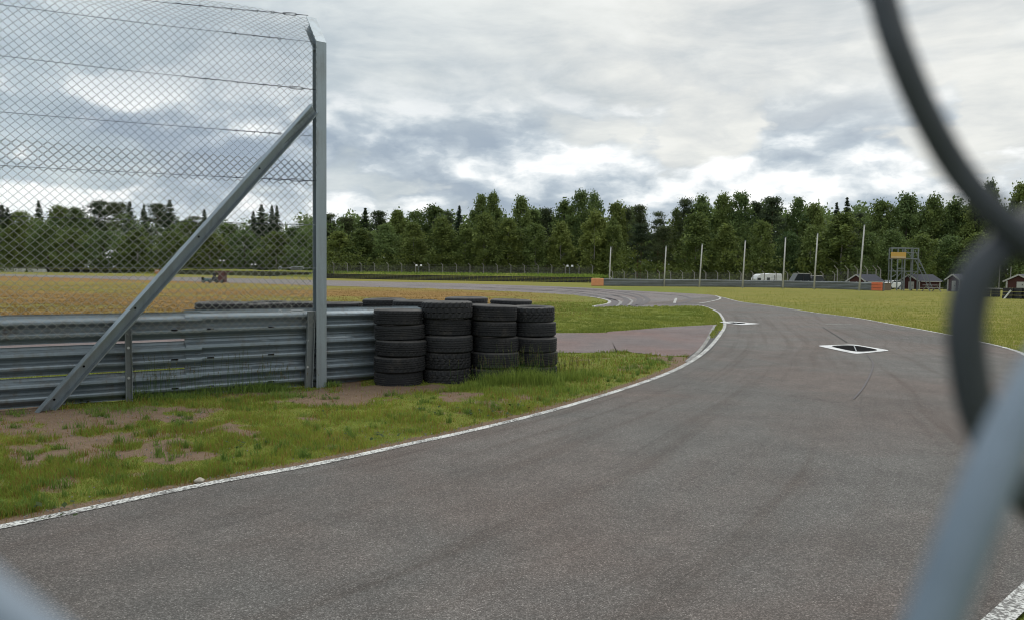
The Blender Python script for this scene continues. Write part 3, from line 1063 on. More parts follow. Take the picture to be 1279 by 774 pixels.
o['label'] = 'upper chain-link net panel with loose lower edge'

def tall_post(t_):
    p0 = AP(t_, FOFF, -0.3); p1 = AP(t_, FOFF, ZB)
    # web faces the track; flanges run back
    sub(hsection(p0, p1, 0.122, 0.125, 0.009, AD, -AN, M['post'], 'post', fence), fence)
    q = (-AN * 0.67 + Vector((0, 0, 0.74))).normalized()
    yd = (-AN * 0.74 - Vector((0, 0, 0.67)))
    p2 = p1 + q * 0.50
    a_ = hsection(p1 + Vector((0, 0, 0.003)), p2, 0.122, 0.125, 0.009, AD, yd.normalized(), M['post'], 'cranked_arm', fence)
    sub(a_, fence)
tall_post(FT)
tall_post(FT - 7.3)
# brace: channel with its open side to the track
f0 = AP(0.20, FOFF + 0.12, -0.14)
f1 = AP(FT - 0.10, FOFF - 0.01, 3.22)
bdir = (f1 - f0).normalized()
side_ = bdir.cross(AN).normalized()
down_ = side_ if side_.z < 0 else -side_
open_ = (AN * math.cos(0.30) + down_ * math.sin(0.30)).normalized()
side_ = bdir.cross(open_).normalized()
br = channel(f0, f1, 0.118, 0.075, 0.010, side_, open_, M['post'], 'brace', fence)
sub(br, fence)
for kk, s_ in enumerate((0.075, 0.165, 0.33, 0.55, 0.78)):
    p = f0 + (f1 - f0) * s_ + open_ * 0.011
    ob = MB().cyl((0, 0, 0), 0.011, 0.006, 10).build('bolt_hole', M['black'], fence)
    ob.location = p - Vector(fence.location)
    ob.rotation_euler = open_.to_track_quat('Z', 'Y').to_euler()

# tension wires
zpost = [4.33, 3.965, 3.43, 2.905, 2.395, 1.89, 1.392, 0.90]
zleft = [4.02, 3.76, 3.30, 2.79, 2.30, 1.835, 1.36, 0.905]
for k, (zp, zl) in enumerate(zip(zpost, zleft)):
    pts = []
    back = 0.24 if k == 0 else 0.0
    for i in range(31):
        s_ = i / 30
        t_ = FT - 0.10 - s_ * 7.1
        q = min(s_ * 7.1 / 3.1, 2.35)
        z = zp + (zl - zp) * (q * 1.25 - 0.25 * q * q if q < 2.3 else 1.5)
        pts.append(AP(t_, FOFF - 0.004 - back + 0.006 * math.sin(t_ * 3 + k), z))
    mb = MB().tube(pts, 0.0026, 5)
    sub(mb.build('tension_wire', M['darkwire'] if k < 6 else M['wire'], fence, True), fence)
    # turnbuckle and eye close to the post
    m_ = M['darkwire'] if k < 5 else M['silver']
    def zz_at(t_):
        s_ = (FT - 0.10 - t_) / 7.1; q = s_ * 7.1 / 3.1
        return zp + (zl - zp) * (q * 1.25 - 0.25 * q * q)
    def wp(t_, dz=0.0):
        return AP(t_, FOFF - 0.004 - back, zz_at(t_) + dz)
    tb = MB()
    if k in (0, 2, 4, 5, 6, 7):
        a0, a1 = FT - 0.37, FT - 0.20
        tb.tube([wp(a0), wp(a0 + 0.02, 0.013), wp(a1 - 0.02, 0.013), wp(a1)], 0.0036, 6)
        tb.tube([wp(a0), wp(a0 + 0.02, -0.013), wp(a1 - 0.02, -0.013), wp(a1)], 0.0036, 6)
        tb.tube([wp(a1 - 0.03), wp(FT - 0.07)], 0.0042, 6)
        tb.tube([wp(a0 - 0.09), wp(a0 + 0.04)], 0.0042, 6)
    ring = [wp(FT - 0.48 + 0.017 * math.cos(x), 0.017 * math.sin(x)) for x in [i * math.pi / 6 for i in range(13)]]
    tb.tube(ring, 0.0035, 5, False)
    sub(tb.build('turnbuckle', m_, fence, True), fence)
    # doubled, twisted tail with wraps
    if k < 5:
        tw = []
        for i in range(40):
            t_ = FT - 0.50 - i * 0.0115 * (2.2 if k in (0, 2) else 1.3)
            tw.append(AP(t_, FOFF - 0.002 - back + 0.003 * math.sin(i * 1.3), zz_at(t_) + 0.004 * math.cos(i * 1.3)))
        tm = MB().tube(tw, 0.0034, 4)
        for i in (6, 17, 30):
            tm.box(tw[i], (0.008, 0.012, 0.026), math.atan2(AD.y, AD.x))
        sub(tm.build('wire_tail', M['darkwire'], fence, True), fence)

# ------------------------------------------------------------------ tyres
def tyre_mesh(name, R=0.31, H=0.20, variant=0, seg=96):
    r_in = 0.195 * R / 0.31
    hh = H / 2
    prof = []   # (r, z) from inner bead bottom round the outside to inner bead top
    tw_ = hh * 0.80
    prof += [(r_in, -hh * 0.66), (r_in + 0.012, -hh * 0.84), (r_in + (R - r_in) * 0.45, -hh * 0.99), (R - 0.038, -hh * 0.97), (R - 0.014, -hh * 0.90), (R - 0.004, -tw_)]
    gro = {0: (-0.5, -0.17, 0.17, 0.5), 1: (-0.33, 0.33), 2: (-0.42, 0.0, 0.42), 3: (-0.55, -0.3, 0.0, 0.3, 0.55)}[variant]
    for q in gro:
        z = q * tw_
        gw = 0.0045
        prof += [(R, z - gw - 0.002), (R - 0.010, z - gw), (R - 0.010, z + gw), (R, z + gw + 0.002)]
    prof += [(R - 0.004, tw_), (R - 0.014, hh * 0.90), (R - 0.038, hh * 0.97), (r_in + (R - r_in) * 0.45, hh * 0.99), (r_in + 0.012, hh * 0.84), (r_in, hh * 0.66)]
    nout = len(prof)
    # inside surface of the carcass
    prof += [(r_in + 0.01, hh * 0.60), (R - 0.05, hh * 0.82), (R - 0.022, hh * 0.5), (R - 0.022, -hh * 0.5), (R - 0.05, -hh * 0.82), (r_in + 0.01, -hh * 0.60)]
    n = len(prof)
    V = np.zeros((seg, n, 3))
    for s_ in range(seg):
        an = 2 * math.pi * s_ / seg
        for j, (r_, z) in enumerate(prof):
            rr = r_
            ang = an
            if 5 < j < nout - 6 and abs(z) < tw_:
                k_ = z / tw_
                if variant == 1:      # deep blocks
                    sh = (s_ + (2 if (j // 4) % 2 else 0)) % 4
                    if sh == 0: rr -= 0.011
                elif variant == 0:    # fine lateral sipes near the shoulders
                    if s_ % 3 == 0 and abs(k_) > 0.45: rr -= 0.006
                elif variant == 2:    # herringbone
                    sh = (s_ + int(abs(k_) * 5)) % 4
                    if sh == 0: rr -= 0.009
                    ang = an + abs(k_) * 0.05
                else:
                    if s_ % 6 == 0: rr -= 0.004
            if j in (5, nout - 6) and variant in (1, 2) and s_ % 4 == 0:
                rr -= 0.008
            V[s_, j] = (rr * math.cos(ang), rr * math.sin(ang), z)
    idx = np.arange(seg * n).reshape(seg, n)
    nx = np.roll(idx, -1, axis=0)
    jn = np.roll(idx, -1, axis=1); jnx = np.roll(nx, -1, axis=1)
    Q = np.stack([idx, nx, jnx, jn], -1).reshape(-1, 4)
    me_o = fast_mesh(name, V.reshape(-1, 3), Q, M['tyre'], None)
    return me_o

protos = {}
for vkey, (vr, vh, vv) in {'a': (0.315, 0.205, 1), 'b': (0.31, 0.20, 0), 'c': (0.295, 0.195, 0), 'd': (0.30, 0.20, 2), 'e': (0.305, 0.19, 3)}.items():
    po = tyre_mesh('tyre', vr, vh, vv, 96)
    protos[vkey] = (po, vh)
used_proto = set()
ORD = {5: ['bottom', 'second from the bottom', 'middle', 'second from the top', 'top']}
def stack(px, dist, spec, where, group, hs=1.0, lean=0.0):
    base = GX(px, dist)
    z = 0.0
    n = len(spec)
    for i, k in enumerate(spec):
        po, h = protos[k]
        if k not in used_proto:
            o = po; used_proto.add(k)
        else:
            o = po.copy(); COL.objects.link(o)
        sz = hs * random.uniform(.985, 1.0)
        o.scale = (1, 1, sz)
        h = h * sz
        o.location = (base.x + random.uniform(-.026, .026) + lean * z, base.y + random.uniform(-.026, .026), z + h / 2 - 0.004)
        o.rotation_euler = (random.uniform(-.022, .022), random.uniform(-.022, .022), random.uniform(0, 6.28))
        z += h * 0.985
        pos = ORD[5][i] if n == 5 else ['bottom', 'lower middle', 'upper middle', 'top'][i]
        tag(o, '%s tyre of %s' % (pos, where), 'tyre', group)
    return base, z
GA = 'tyre stacks at the end of the guard rail'
stack(500, 8.90, 'cbbec', 'the dark stack touching the rail end', GA, .965)
stack(559, 9.10, 'ddbba', 'the widest, nearest stack', GA, 1.03)
stack(617, 9.30, 'ebccb', 'the stack right of the widest one', GA, 1.01)
stack(667, 9.58, 'cebcd', 'the rightmost stack by tall grass', GA, .985)
GB = 'tyre stacks behind the front row'
stack(481, 10.45, 'bbbcb', 'the stack just behind the rail end', GB, 1.02)
stack(519, 9.80, 'ccebb', 'the rear stack left of the widest', GB, 1.04)
stack(583, 10.05, 'bcbbc', 'the rear stack right behind the widest', GB, 1.07)
stack(640, 10.35, 'ecbcc', 'the rear stack behind two right-hand stacks', GB, 1.045)
GCg = 'tyre stacks along the back of the rail'
wh = ['the leftmost stack behind the rail', 'the second stack behind the rail from the left', 'the third stack behind the rail from the left',
      'the stack behind the rail under the lime paint', 'the stack hidden by the tall post', 'the grey topped stack by the tall post', 'the far stack right of the tall post']
for i, (px, dist, sp, hs_) in enumerate([(276, 9.10, 'bcbbb', 1.0), (309, 9.72, 'cbccb', .975), (338, 10.32, 'ccbbc', .97), (366, 10.95, 'bcebb', .945), (396, 11.6, 'cbbcb', .91), (418, 10.25, 'bbcbe', .97), (430, 11.25, 'cbbcb', .925)]):
    bs, zt = stack(px, dist, [c for c in sp], wh[i], GCg, hs_)
    if i == 3:
        # lime sprayed splash on the side of the top tyre, a blot with its own thickness on the tread
        mb = MB()
        for q in range(7):
            an = math.radians(-100 + q * 5)
            mb.box((bs.x + math.cos(an) * 0.312, bs.y + math.sin(an) * 0.312, zt - 0.10 + 0.035 * math.sin(q * 2.1)), (0.036, 0.006, 0.05 + 0.03 * math.cos(q * 1.7)), an + math.pi / 2)
        tag(mb.build('paint_splash', M['lime']), 'lime green paint splash on a tyre behind the rail, left of tall post', 'paint mark')

# ------------------------------------------------------------------ grass
def blades(name, X, Y, Z, hgt, wid, tone, mat, bend=0.5, label=None, droop=1.0):
    n = len(X)
    an = RS.uniform(0, 2 * np.pi, n)
    fx, fy = np.cos(an), np.sin(an)          # facing
    ld = RS.uniform(0, 2 * np.pi, n); lm = RS.uniform(0.1, 1.0, n) * bend * hgt
    lx, ly = np.cos(ld) * lm, np.sin(ld) * lm
    V = np.zeros((n, 5, 3))
    w2 = wid / 2
    V[:, 0] = np.stack([X - fx * w2, Y - fy * w2, Z], -1)
    V[:, 1] = np.stack([X + fx * w2, Y + fy * w2, Z], -1)
    V[:, 2] = np.stack([X + fx * w2 * .7 + lx * .35, Y + fy * w2 * .7 + ly * .35, Z + hgt * .6], -1)
    V[:, 3] = np.stack([X - fx * w2 * .7 + lx * .35, Y - fy * w2 * .7 + ly * .35, Z + hgt * .6], -1)
    V[:, 4] = np.stack([X + lx, Y + ly, Z + hgt * (1 - 0.25 * lm / (hgt + 1e-6) * droop)], -1)
    b = (np.arange(n) * 5)[:, None]
    T = np.concatenate([b + np.array([[0, 1, 2]]), b + np.array([[0, 2, 3]]), b + np.array([[3, 2, 4]])], 0)
    o = fast_mesh(name, V.reshape(-1, 3), T, mat, attrs={'tone': np.repeat(tone, 5)}, tri=True)
    o['kind'] = 'stuff'
    if label: o['label'] = label
    return o

def scatter_px(n, x0, x1, y0, y1):
    """uniform in the picture = denser near; returns world X,Y"""
    px = RS.uniform(x0, x1, n); py = RS.uniform(y0, y1, n)
    dxv = (px - W0 / 2) / F; dyv = -(py - H0 / 2) / F
    rr = np.array(cam_rot)
    d = np.stack([dxv, dyv, -np.ones(n)], -1) @ rr.T
    t = -CAM_H / d[:, 2]
    return d[:, 0] * t, d[:, 1] * t, px, py

def rail_side(X, Y):
    return (X - A0.x) * AN.x + (Y - A0.y) * AN.y

def grass_field(name, n, box, hmin, hmax, wmin, wmax, mat, label, clump=True, maxd=60, soil_thr=0.45, fade=False, wcap=8, soft=1.0):
    X, Y, px, py = scatter_px(n, *box)
    ok = ~(inpoly(X, Y, road_poly) | inpoly(X, Y, acc_poly) | inpoly(X, Y, circ_poly)) & (np.hypot(X, Y) < maxd)
    X, Y, px, py = X[ok], Y[ok], px[ok], py[ok]
    dd = Y
    s = soil_at(X, Y, px, py, dd)
    keep = RS.uniform(0, 1, len(X)) > sstep(soil_thr - .2, soil_thr + .25, s) * 0.97
    if fade:
        keep &= RS.uniform(0, 1, len(X)) < sstep(790, 600, px) * sstep(78, 50, dd)
    dl = polydist(X, Y, LC[::3])
    keep &= dl > 0.015 + RS.uniform(0, 0.07, len(X))
    keep &= (rail_side(X, Y) > 0.02) | (rail_side(X, Y) < -0.1) | (X > -0.8)
    X, Y, dd = X[keep], Y[keep], dd[keep]
    cl = fbm(X * 4.0, Y * 4.0, 55, 3)
    big = fbm(X * 0.9, Y * 0.9, 56, 3)
    h = (hmin + (hmax - hmin) * RS.uniform(0, 1, len(X)) ** 1.5) * (0.45 + 1.2 * sstep(.3, .7, cl))
    wd = RS.uniform(wmin, wmax, len(X)) * np.clip(Y / 6.0, 0.8, wcap)
    fine = fbm(X * 9.0, Y * 9.0, 58, 2)
    tone = np.clip(-0.25 + 1.3 * (big - 0.1) + 0.7 * (fine - .5) + RS.normal(0, .2, len(X)), 0, 1)
    tone = .5 + (tone - .5) * soft
    Z = np.clip((fbm(X * 1.3, Y * 1.3, 5, 4) - 0.35) * 0.10, 0, 1) * sstep(0.12, 0.9, dl_all(X, Y)) - 0.004
    return blades(name, X, Y, Z, h, wd, tone, mat, 0.65, label)

def dl_all(X, Y):
    d = np.minimum(polydist(X, Y, LC[::3]), polydist(X, Y, AUW[::4]))
    d = np.minimum(d, polydist(X, Y, ALW[::4]))
    return np.minimum(d, polydist(X, Y, RC[::3]))

grass_field('verge_grass', 290000, (-60, 900, 440, 668), 0.014, 0.055, 0.0026, 0.0055, M['grass'], 'short green grass with bare patches on the verge beside the track')
grass_field('verge_dry_grass', 80000, (-60, 900, 440, 668), 0.015, 0.055, 0.0025, 0.005, M['drygrass'], 'dry straw coloured blades mixed into the verge', soil_thr=0.75)
grass_field('meadow_grass', 90000, (640, 905, 378, 440), 0.02, 0.055, 0.004, 0.008, M['meadow'], 'mown grass between the circuit, access road and track', maxd=38)
grass_field('infield_grass', 90000, (-80, 800, 347, 398), 0.02, 0.05, 0.006, 0.012, M['drygrass'], 'rough dry grass of the infield between rail and circuit', maxd=75, fade=True, wcap=2.6, soft=.45)
grass_field('field_grass', 70000, (880, 1400, 358, 440), 0.03, 0.07, 0.004, 0.008, M['fieldgrass'], 'mown yellow green grass right of the track', maxd=80, wcap=3.0, soft=.5)

# tall tufts at the foot of the rail and the tyres
def tufts(name, spots, label, hs=1.0):
    XX = []; YY = []; HH = []
    for (cx, cy, rx, n, h) in spots:
        c = G(cx, cy)
        m = int(n)
        XX.append(c.x + RS.normal(0, rx, m)); YY.append(c.y + RS.normal(0, rx * 0.55, m)); HH.append(h * RS.uniform(.35, 1.0, m))
    X = np.concatenate(XX); Y = np.concatenate(YY); H = np.concatenate(HH)
    ok = ~inpoly(X, Y, road_poly) & ((rail_side(X, Y) > 0.06) | (X > -0.9))
    X, Y, H = X[ok], Y[ok], H[ok]
    return blades(name, X, Y, np.zeros(len(X)), H, RS.uniform(.003, .007, len(X)), np.clip(RS.normal(.45, .25, len(X)), 0, 1), M['tallgrass'], 0.75, label)
tufts('tall_grass', [(190, 494, .16, 1500, .15), (240, 492, .16, 2200, .18), (285, 489, .18, 2200, .19), (330, 488, .13, 1200, .13), (215, 499, .15, 900, .11),
                     (170, 500, .06, 500, .2), (355, 497, .14, 600, .10), (20, 517, .05, 100, .08), (415, 483, .05, 260, .10), (140, 512, .2, 500, .07)],
      'tall grass growing against the foot of the guard rail')
tufts('tall_grass', [(565, 490, .08, 200, .10), (592, 489, .10, 420, .17), (612, 486, .10, 520, .26), (640, 486, .12, 800, .32), (663, 485, .10, 620, .34), (683, 484, .10, 420, .26),
                     (708, 476, .12, 600, .20), (735, 470, .12, 400, .15), (640, 492, .2, 900, .13), (700, 488, .18, 500, .11)],
      'tall grass growing up around the rightmost tyre stacks')
_r = random.Random(17)
_sp = []
for _ in range(420):
    q_ = (_r.uniform(-40, 840), 0); yl_ = float(np.interp(q_[0], [0, 240, 400, 500, 600, 700, 800, 860], [655, 604, 575, 554, 532, 506, 476, 452]))
    yt_ = float(np.interp(q_[0], [-40, 160, 400, 480, 700, 860], [520, 500, 488, 486, 470, 440]))
    py_ = yt_ + (yl_ - 6 - yt_) * _r.random()
    _sp.append((q_[0], py_, _r.uniform(.012, .035), _r.randint(14, 46), _r.uniform(.05, .115)))
tufts('grass_tufts', _sp, 'scattered longer tufts standing out of the short verge grass')
# seed stalks
def stalks(name, spots, label):
    mb = MB(); hb = MB()
    for cx, cy, rx, n, h in spots:
        c = G(cx, cy)
        for _ in range(n):
            x = c.x + random.gauss(0, rx); y = c.y + random.gauss(0, rx * .5)
            if (Vector((x, y, 0)) - A0).dot(AN) < 0.05 and x < -0.9: continue
            hh = h * random.uniform(.55, 1.0); a1 = random.uniform(0, 6.28); l = random.uniform(.02, .22) * hh
            p0 = Vector((x, y, 0)); p2 = Vector((x + math.cos(a1) * l, y + math.sin(a1) * l, hh)); p1 = (p0 + p2) / 2 + Vector((0, 0, .02))
            mb.tube([p0, p1, p2], [.0014, .0011, .0008], 3, False)
            for q in range(7):
                t = q / 7
                pp = p1.lerp(p2, .55 + .5 * t)
                rr = .011 * (1 - abs(t - .4))
                d = Vector((random.uniform(-1, 1), random.uniform(-1, 1), random.uniform(.2, 1))) * rr
                d2 = Vector((random.uniform(-1, 1), random.uniform(-1, 1), .6)) * rr
                hb.add([pp, pp + d, pp + d2 + Vector((0, 0, .006))], [(0, 1, 2)])
    r_ = mb.build(name, M['tallgrass']); tag(r_, label, None, None, 'stuff')
    h_ = hb.build('seed_heads', M['seed'], r_); h_['kind'] = 'stuff'
stalks('grass_stalks', [(205, 497, .25, 60, .42), (260, 492, .3, 80, .5), (330, 490, .25, 45, .36), (190, 500, .1, 30, .5)], 'thin seeding grass stalks in front of the guard rail')
stalks('grass_stalks', [(610, 487, .15, 40, .42), (655, 485, .16, 70, .56), (690, 480, .12, 30, .42), (720, 473, .18, 60, .34)], 'thin seeding grass stalks around the rightmost tyre stacks')

# broadleaf weeds in the verge
WD = MB()
rw = random.Random(5)
for cx, cy, n in [(390, 499, 26), (600, 520, 24), (545, 515, 16), (470, 548, 18), (300, 560, 12), (70, 640, 14), (180, 500, 10), (640, 508, 14), (240, 535, 14), (420, 520, 14), (100, 505, 12)]:
    c = G(cx, cy)
    for _ in range(n):
        p = Vector((c.x + rw.gauss(0, .12), c.y + rw.gauss(0, .08), rw.uniform(.01, .05)))
        an = rw.uniform(0, 6.28); l = rw.uniform(.02, .045); wv = l * .45
        d = Vector((math.cos(an), math.sin(an), rw.uniform(.1, .7))); s_ = Vector((-math.sin(an), math.cos(an), 0))
        WD.add([p, p + d * l * .5 + s_ * wv, p + d * l, p + d * l * .5 - s_ * wv], [(0, 1, 2, 3)])
tag(WD.build('verge_weeds', M['leaf_bush']), 'small broad leaved weeds low in the verge grass', None, None, 'stuff')
# grit and small stones along the edges and on the bare soil
GB_ = MB()
rg = random.Random(9)
for _ in range(750):
    if rg.random() < .5:
        k = rg.randrange(SUB * 2, SUB * 10); p = LC[k]; q = LC[k + 1]; f_ = rg.random()
        x = p[0] * (1 - f_) + q[0] * f_ + rg.gauss(-.05, .07); y = p[1] * (1 - f_) + q[1] * f_ + rg.gauss(.05, .07)
    else:
        c = G(*rg.choice([(70, 522), (215, 520), (165, 568), (120, 548), (440, 490), (60, 600), (515, 490), (590, 503), (330, 560), (480, 540)])); x = c.x + rg.gauss(0, .35); y = c.y + rg.gauss(0, .15)
    r_ = rg.uniform(.0025, .007)
    z_ = .012
    GB_.add([(x + r_, y, z_), (x - r_ * .4, y + r_ * .9, z_), (x - r_ * .6, y - r_ * .8, z_), (x + rg.uniform(-.3, .3) * r_, y, z_ + r_ * rg.uniform(.6, 1.1)), (x, y, z_ - .01)],
            [(0, 1, 3), (1, 2, 3), (2, 0, 3), (1, 0, 4), (2, 1, 4), (0, 2, 4)])
tag(GB_.build('grit', M['concrete']), 'small loose stones on the bare soil and along the white line', None, None, 'stuff')
# white stone lying by the line
st = bpy.data.meshes.new('stone')
import bmesh
bm = bmesh.new(); bmesh.ops.create_icosphere(bm, subdivisions=3, radius=1.0)
for v_ in bm.verts:
    v_.co *= 1 + 0.18 * math.sin(v_.co.x * 4 + 1) * math.cos(v_.co.y * 3) + random.uniform(-.03, .03)
bm.to_mesh(st); bm.free(); st.materials.append(M['stone'])
so = bpy.data.objects.new('stone', st); COL.objects.link(so)
so.location = G(249, 603); so.location.z = 0.018; so.scale = (0.034, 0.024, 0.018)
tag(so, 'small pale stone lying on the grass beside the white line', 'stone')

# ------------------------------------------------------------------ trees
def cards(C, size, rng, flat=0.0, aspect=1.0):
    """random quads at centres C (n,3)"""
    n = len(C)
    d1 = rng.normal(size=(n, 3)); d1[:, 2] *= (1 - flat)
    d1 /= np.linalg.norm(d1, axis=1)[:, None]
    d2 = np.cross(d1, rng.normal(size=(n, 3))); d2 /= np.linalg.norm(d2, axis=1)[:, None]
    s = size * rng.uniform(.55, 1.25, n)[:, None]
    V = np.stack([C - d1 * s, C + d2 * s * .6 * aspect, C + d1 * s, C - d2 * s * .6 * aspect], 1)
    return V

def crown_deciduous(seed, shape='round', nclump=150, per=46, droop=0.0):
    """unit tree: height 1, crown half width 1 (scaled later)"""
    rng = np.random.RandomState(seed)
    Vs = []; tones = []
    ph = rng.uniform(0, 6.28, 4)
    def halfw(z, an):
        if shape == 'round':
            t = (z - 0.16) / 0.84
            w_ = np.sin(np.pi * np.clip(t, 0, 1) ** 0.75) ** 0.6
        elif shape == 'oval':
            t = (z - 0.10) / 0.90
            w_ = np.sin(np.pi * np.clip(t, 0, 1) ** 0.8) ** 0.6
        else:
            t = (z - 0.08) / 0.92
            w_ = (1 - t) ** 0.7 * (1 - np.exp(-t * 9))
            w_ = w_ * 1.15
        return w_ * (0.80 + 0.26 * np.sin(2 * an + ph[0] + z * 7) + 0.20 * np.sin(3 * an + ph[1] - z * 15) + 0.10 * np.sin(ph[2] + z * 31))
    for i in range(nclump):
        z = rng.uniform(0.12, 0.985) if shape != 'cone' else 0.1 + 0.88 * rng.uniform(0, 1) ** 1.2
        an = rng.uniform(0, 2 * np.pi)
        rad = rng.uniform(0.25, 1.0) ** 0.5
        hw = max(halfw(z, an), 0.05)
        c = np.array([math.cos(an) * hw * rad, math.sin(an) * hw * rad, z])
        sz = rng.uniform(0.10, 0.20)
        pts = rng.normal(size=(per, 3)) * np.array([sz, sz, sz * 0.26]) * 0.72
        # keep cards in xy as half widths, z as height share
        C = c + pts
        Vs.append(C); tones.append(np.full(per, rng.uniform(0, 1)) + rng.normal(0, .12, per))
    C = np.concatenate(Vs); T = np.clip(np.concatenate(tones), 0, 1)
    return C, T

def make_crown_mesh(kind, seed, H, Wd):
    rng = np.random.RandomState(seed + 500)
    if kind in ('birch', 'broad', 'bush'):
        shape = {'birch': 'oval', 'broad': 'round', 'bush': 'round'}[kind]
        C, T = crown_deciduous(seed, shape, 170 if kind != 'bush' else 70, 46)
        C = C * np.array([Wd / 2, Wd / 2, H])
        V = cards(C, 0.24 if kind != 'bush' else 0.17, rng, 0.0)
    elif kind == 'pine':
        Cs = []; Ts = []
        nb = 46
        for i in range(nb):
            z = 0.42 + 0.57 * rng.uniform(0, 1) ** 0.85
            t = (z - 0.42) / 0.58
            reach = (0.95 - 0.75 * t ** 1.6) * rng.uniform(0.35, 1.05)
            an = rng.uniform(0, 6.28)
            c = np.array([math.cos(an) * reach * Wd / 2, math.sin(an) * reach * Wd / 2, z * H])
            m = 120
            pts = rng.normal(size=(m, 3)) * np.array([0.62, 0.62, 0.22])
            pts[:, 2] += 0.12 * np.hypot(pts[:, 0], pts[:, 1])
            Cs.append(c + pts); Ts.append(np.full(m, rng.uniform(0, 1)))
        # a few lower dead-ish branches
        C = np.concatenate(Cs); T = np.concatenate(Ts)
        V = cards(C, 0.20, rng, 0.3, 0.7)
    else:   # spruce
        Cs = []; Ts = []
        nl = 30
        for i in range(nl):
            t = i / (nl - 1)
            z = 0.10 + 0.92 * t
            reach = (1 - t) ** 0.72 * 1.0
            nb = int(10 + 9 * (1 - t))
            for b_ in range(nb):
                an = rng.uniform(0, 6.28); rl = reach * rng.uniform(.55, 1.15)
                zj = rng.uniform(-.022, .022) * H
                m = int(18 + 18 * (1 - t))
                s = rng.uniform(0.05, 1, m)
                x = np.cos(an) * rl * s * Wd / 2; y = np.sin(an) * rl * s * Wd / 2
                zc = z * H + zj - 0.55 * rl * s ** 1.3 * Wd / 4
                Cs.append(np.stack([x, y, zc], -1) + rng.normal(size=(m, 3)) * np.array([.17, .17, .08]) * (0.3 + 0.9 * (1 - t)))
                Ts.append(np.full(m, rng.uniform(0, 1)))
        C = np.concatenate(Cs); T = np.concatenate(Ts)
        V = cards(C, 0.19, rng, 0.35, 0.6)
    n = len(C)
    Q = np.arange(n * 4).reshape(n, 4)
    me_name = 'crown'
    me = bpy.data.meshes.new(me_name)
    me.vertices.add(n * 4); me.vertices.foreach_set('co', V.reshape(-1).astype(np.float32))
    me.loops.add(n * 4); me.polygons.add(n)
    me.loops.foreach_set('vertex_index', Q.ravel().astype(np.int32))
    me.polygons.foreach_set('loop_start', np.arange(0, n * 4, 4, dtype=np.int32))
    me.update(calc_edges=True)
    at = me.attributes.new('tone', 'FLOAT', 'POINT')
    at.data.foreach_set('value', np.repeat(T, 4).astype(np.float32))
    me.materials.append(M['leaf_' + kind])
    return me

def make_trunk_mesh(kind, seed, H, Wd):
    r = random.Random(seed)
    mb = MB()
    top = {'birch': .93, 'broad': .8, 'bush': .6, 'pine': .93, 'spruce': .9}[kind]
    r0 = {'birch': .15, 'broad': .22, 'bush': .07, 'pine': .17, 'spruce': .17}[kind]
    pts = []; rad = []
    for i in range(9):
        t = i / 8
        pts.append((r.uniform(-.12, .12) * t, r.uniform(-.12, .12) * t, -0.3 + (H * top + .3) * t)); rad.append(r0 * (1 - t * .88))
    mb.tube(pts, rad, 7)
    nl = {'birch': 10, 'broad': 12, 'bush': 5, 'pine': 14, 'spruce': 4}[kind]
    for k in range(nl):
        t = r.uniform(.25 if kind != 'pine' else .4, .85)
        i = min(int(t * 8), 7); p = Vector(pts[i]).lerp(Vector(pts[i + 1]), t * 8 - i)
        an = r.uniform(0, 6.28); l = Wd * .38 * (1.15 - t)
        up = {'birch': .9, 'broad': .7, 'bush': .8, 'pine': .25, 'spruce': -.1}[kind]
        d = Vector((math.cos(an), math.sin(an), up)) * l
        mb.tube([p, p + d * .5 + Vector((0, 0, .1)), p + d], [rad[i] * .45, rad[i] * .25, .015], 4, False)
    me = bpy.data.meshes.new('trunk')
    me.from_pydata(mb.v, [], mb.f)
    me.materials.append(M[{'birch': 'birchbark', 'broad': 'bark', 'bush': 'bark', 'pine': 'pinebark', 'spruce': 'bark'}[kind]])
    return me

BASE = {'birch': (15.0, 6.5), 'broad': (15.0, 8.5), 'pine': (15.0, 5.5), 'spruce': (15.0, 5.0), 'bush': (4.0, 4.5)}
VAR = {}
for kind, nvar in (('birch', 6), ('broad', 6), ('pine', 4), ('spruce', 3), ('bush', 2)):
    H_, W_ = BASE[kind]
    VAR[kind] = [(make_crown_mesh(kind, 100 + i * 13 + len(kind), H_, W_), make_trunk_mesh(kind, i * 5 + 3, H_, W_)) for i in range(nvar)]

tree_rng = random.Random(21)
NAMES = {'birch': 'birch_tree', 'broad': 'broadleaf_tree', 'pine': 'pine_tree', 'spruce': 'spruce_tree', 'bush': 'bush'}
tree_count = {}
def tree(kind, px, ytop, dist, wpx, label, group='trees behind the far fence', zbase=None):
    p = GX(px, dist)
    zb = zbase if zbase is not None else (-0.75 if (px > 770 and dist > 95) else 0.0)
    H = ZT(ytop, px, dist) - zb
    Wm = wpx / F * dist
    H_, W_ = BASE[kind]
    n = tree_count.get(kind, 0); tree_count[kind] = n + 1
    crown, trunk = VAR[kind][n % len(VAR[kind])]
    t = empty(NAMES[kind], (p.x, p.y, zb), tree_rng.uniform(0, 6.28), label, 'tree' if kind != 'bush' else 'bush', group)
    for nm, me in (('trunk', trunk), ('crown', crown)):
        o = bpy.data.objects.new(nm, me); COL.objects.link(o); o.parent = t
    s = H / H_
    t.scale = (Wm / W_, Wm / W_, s)
    return t

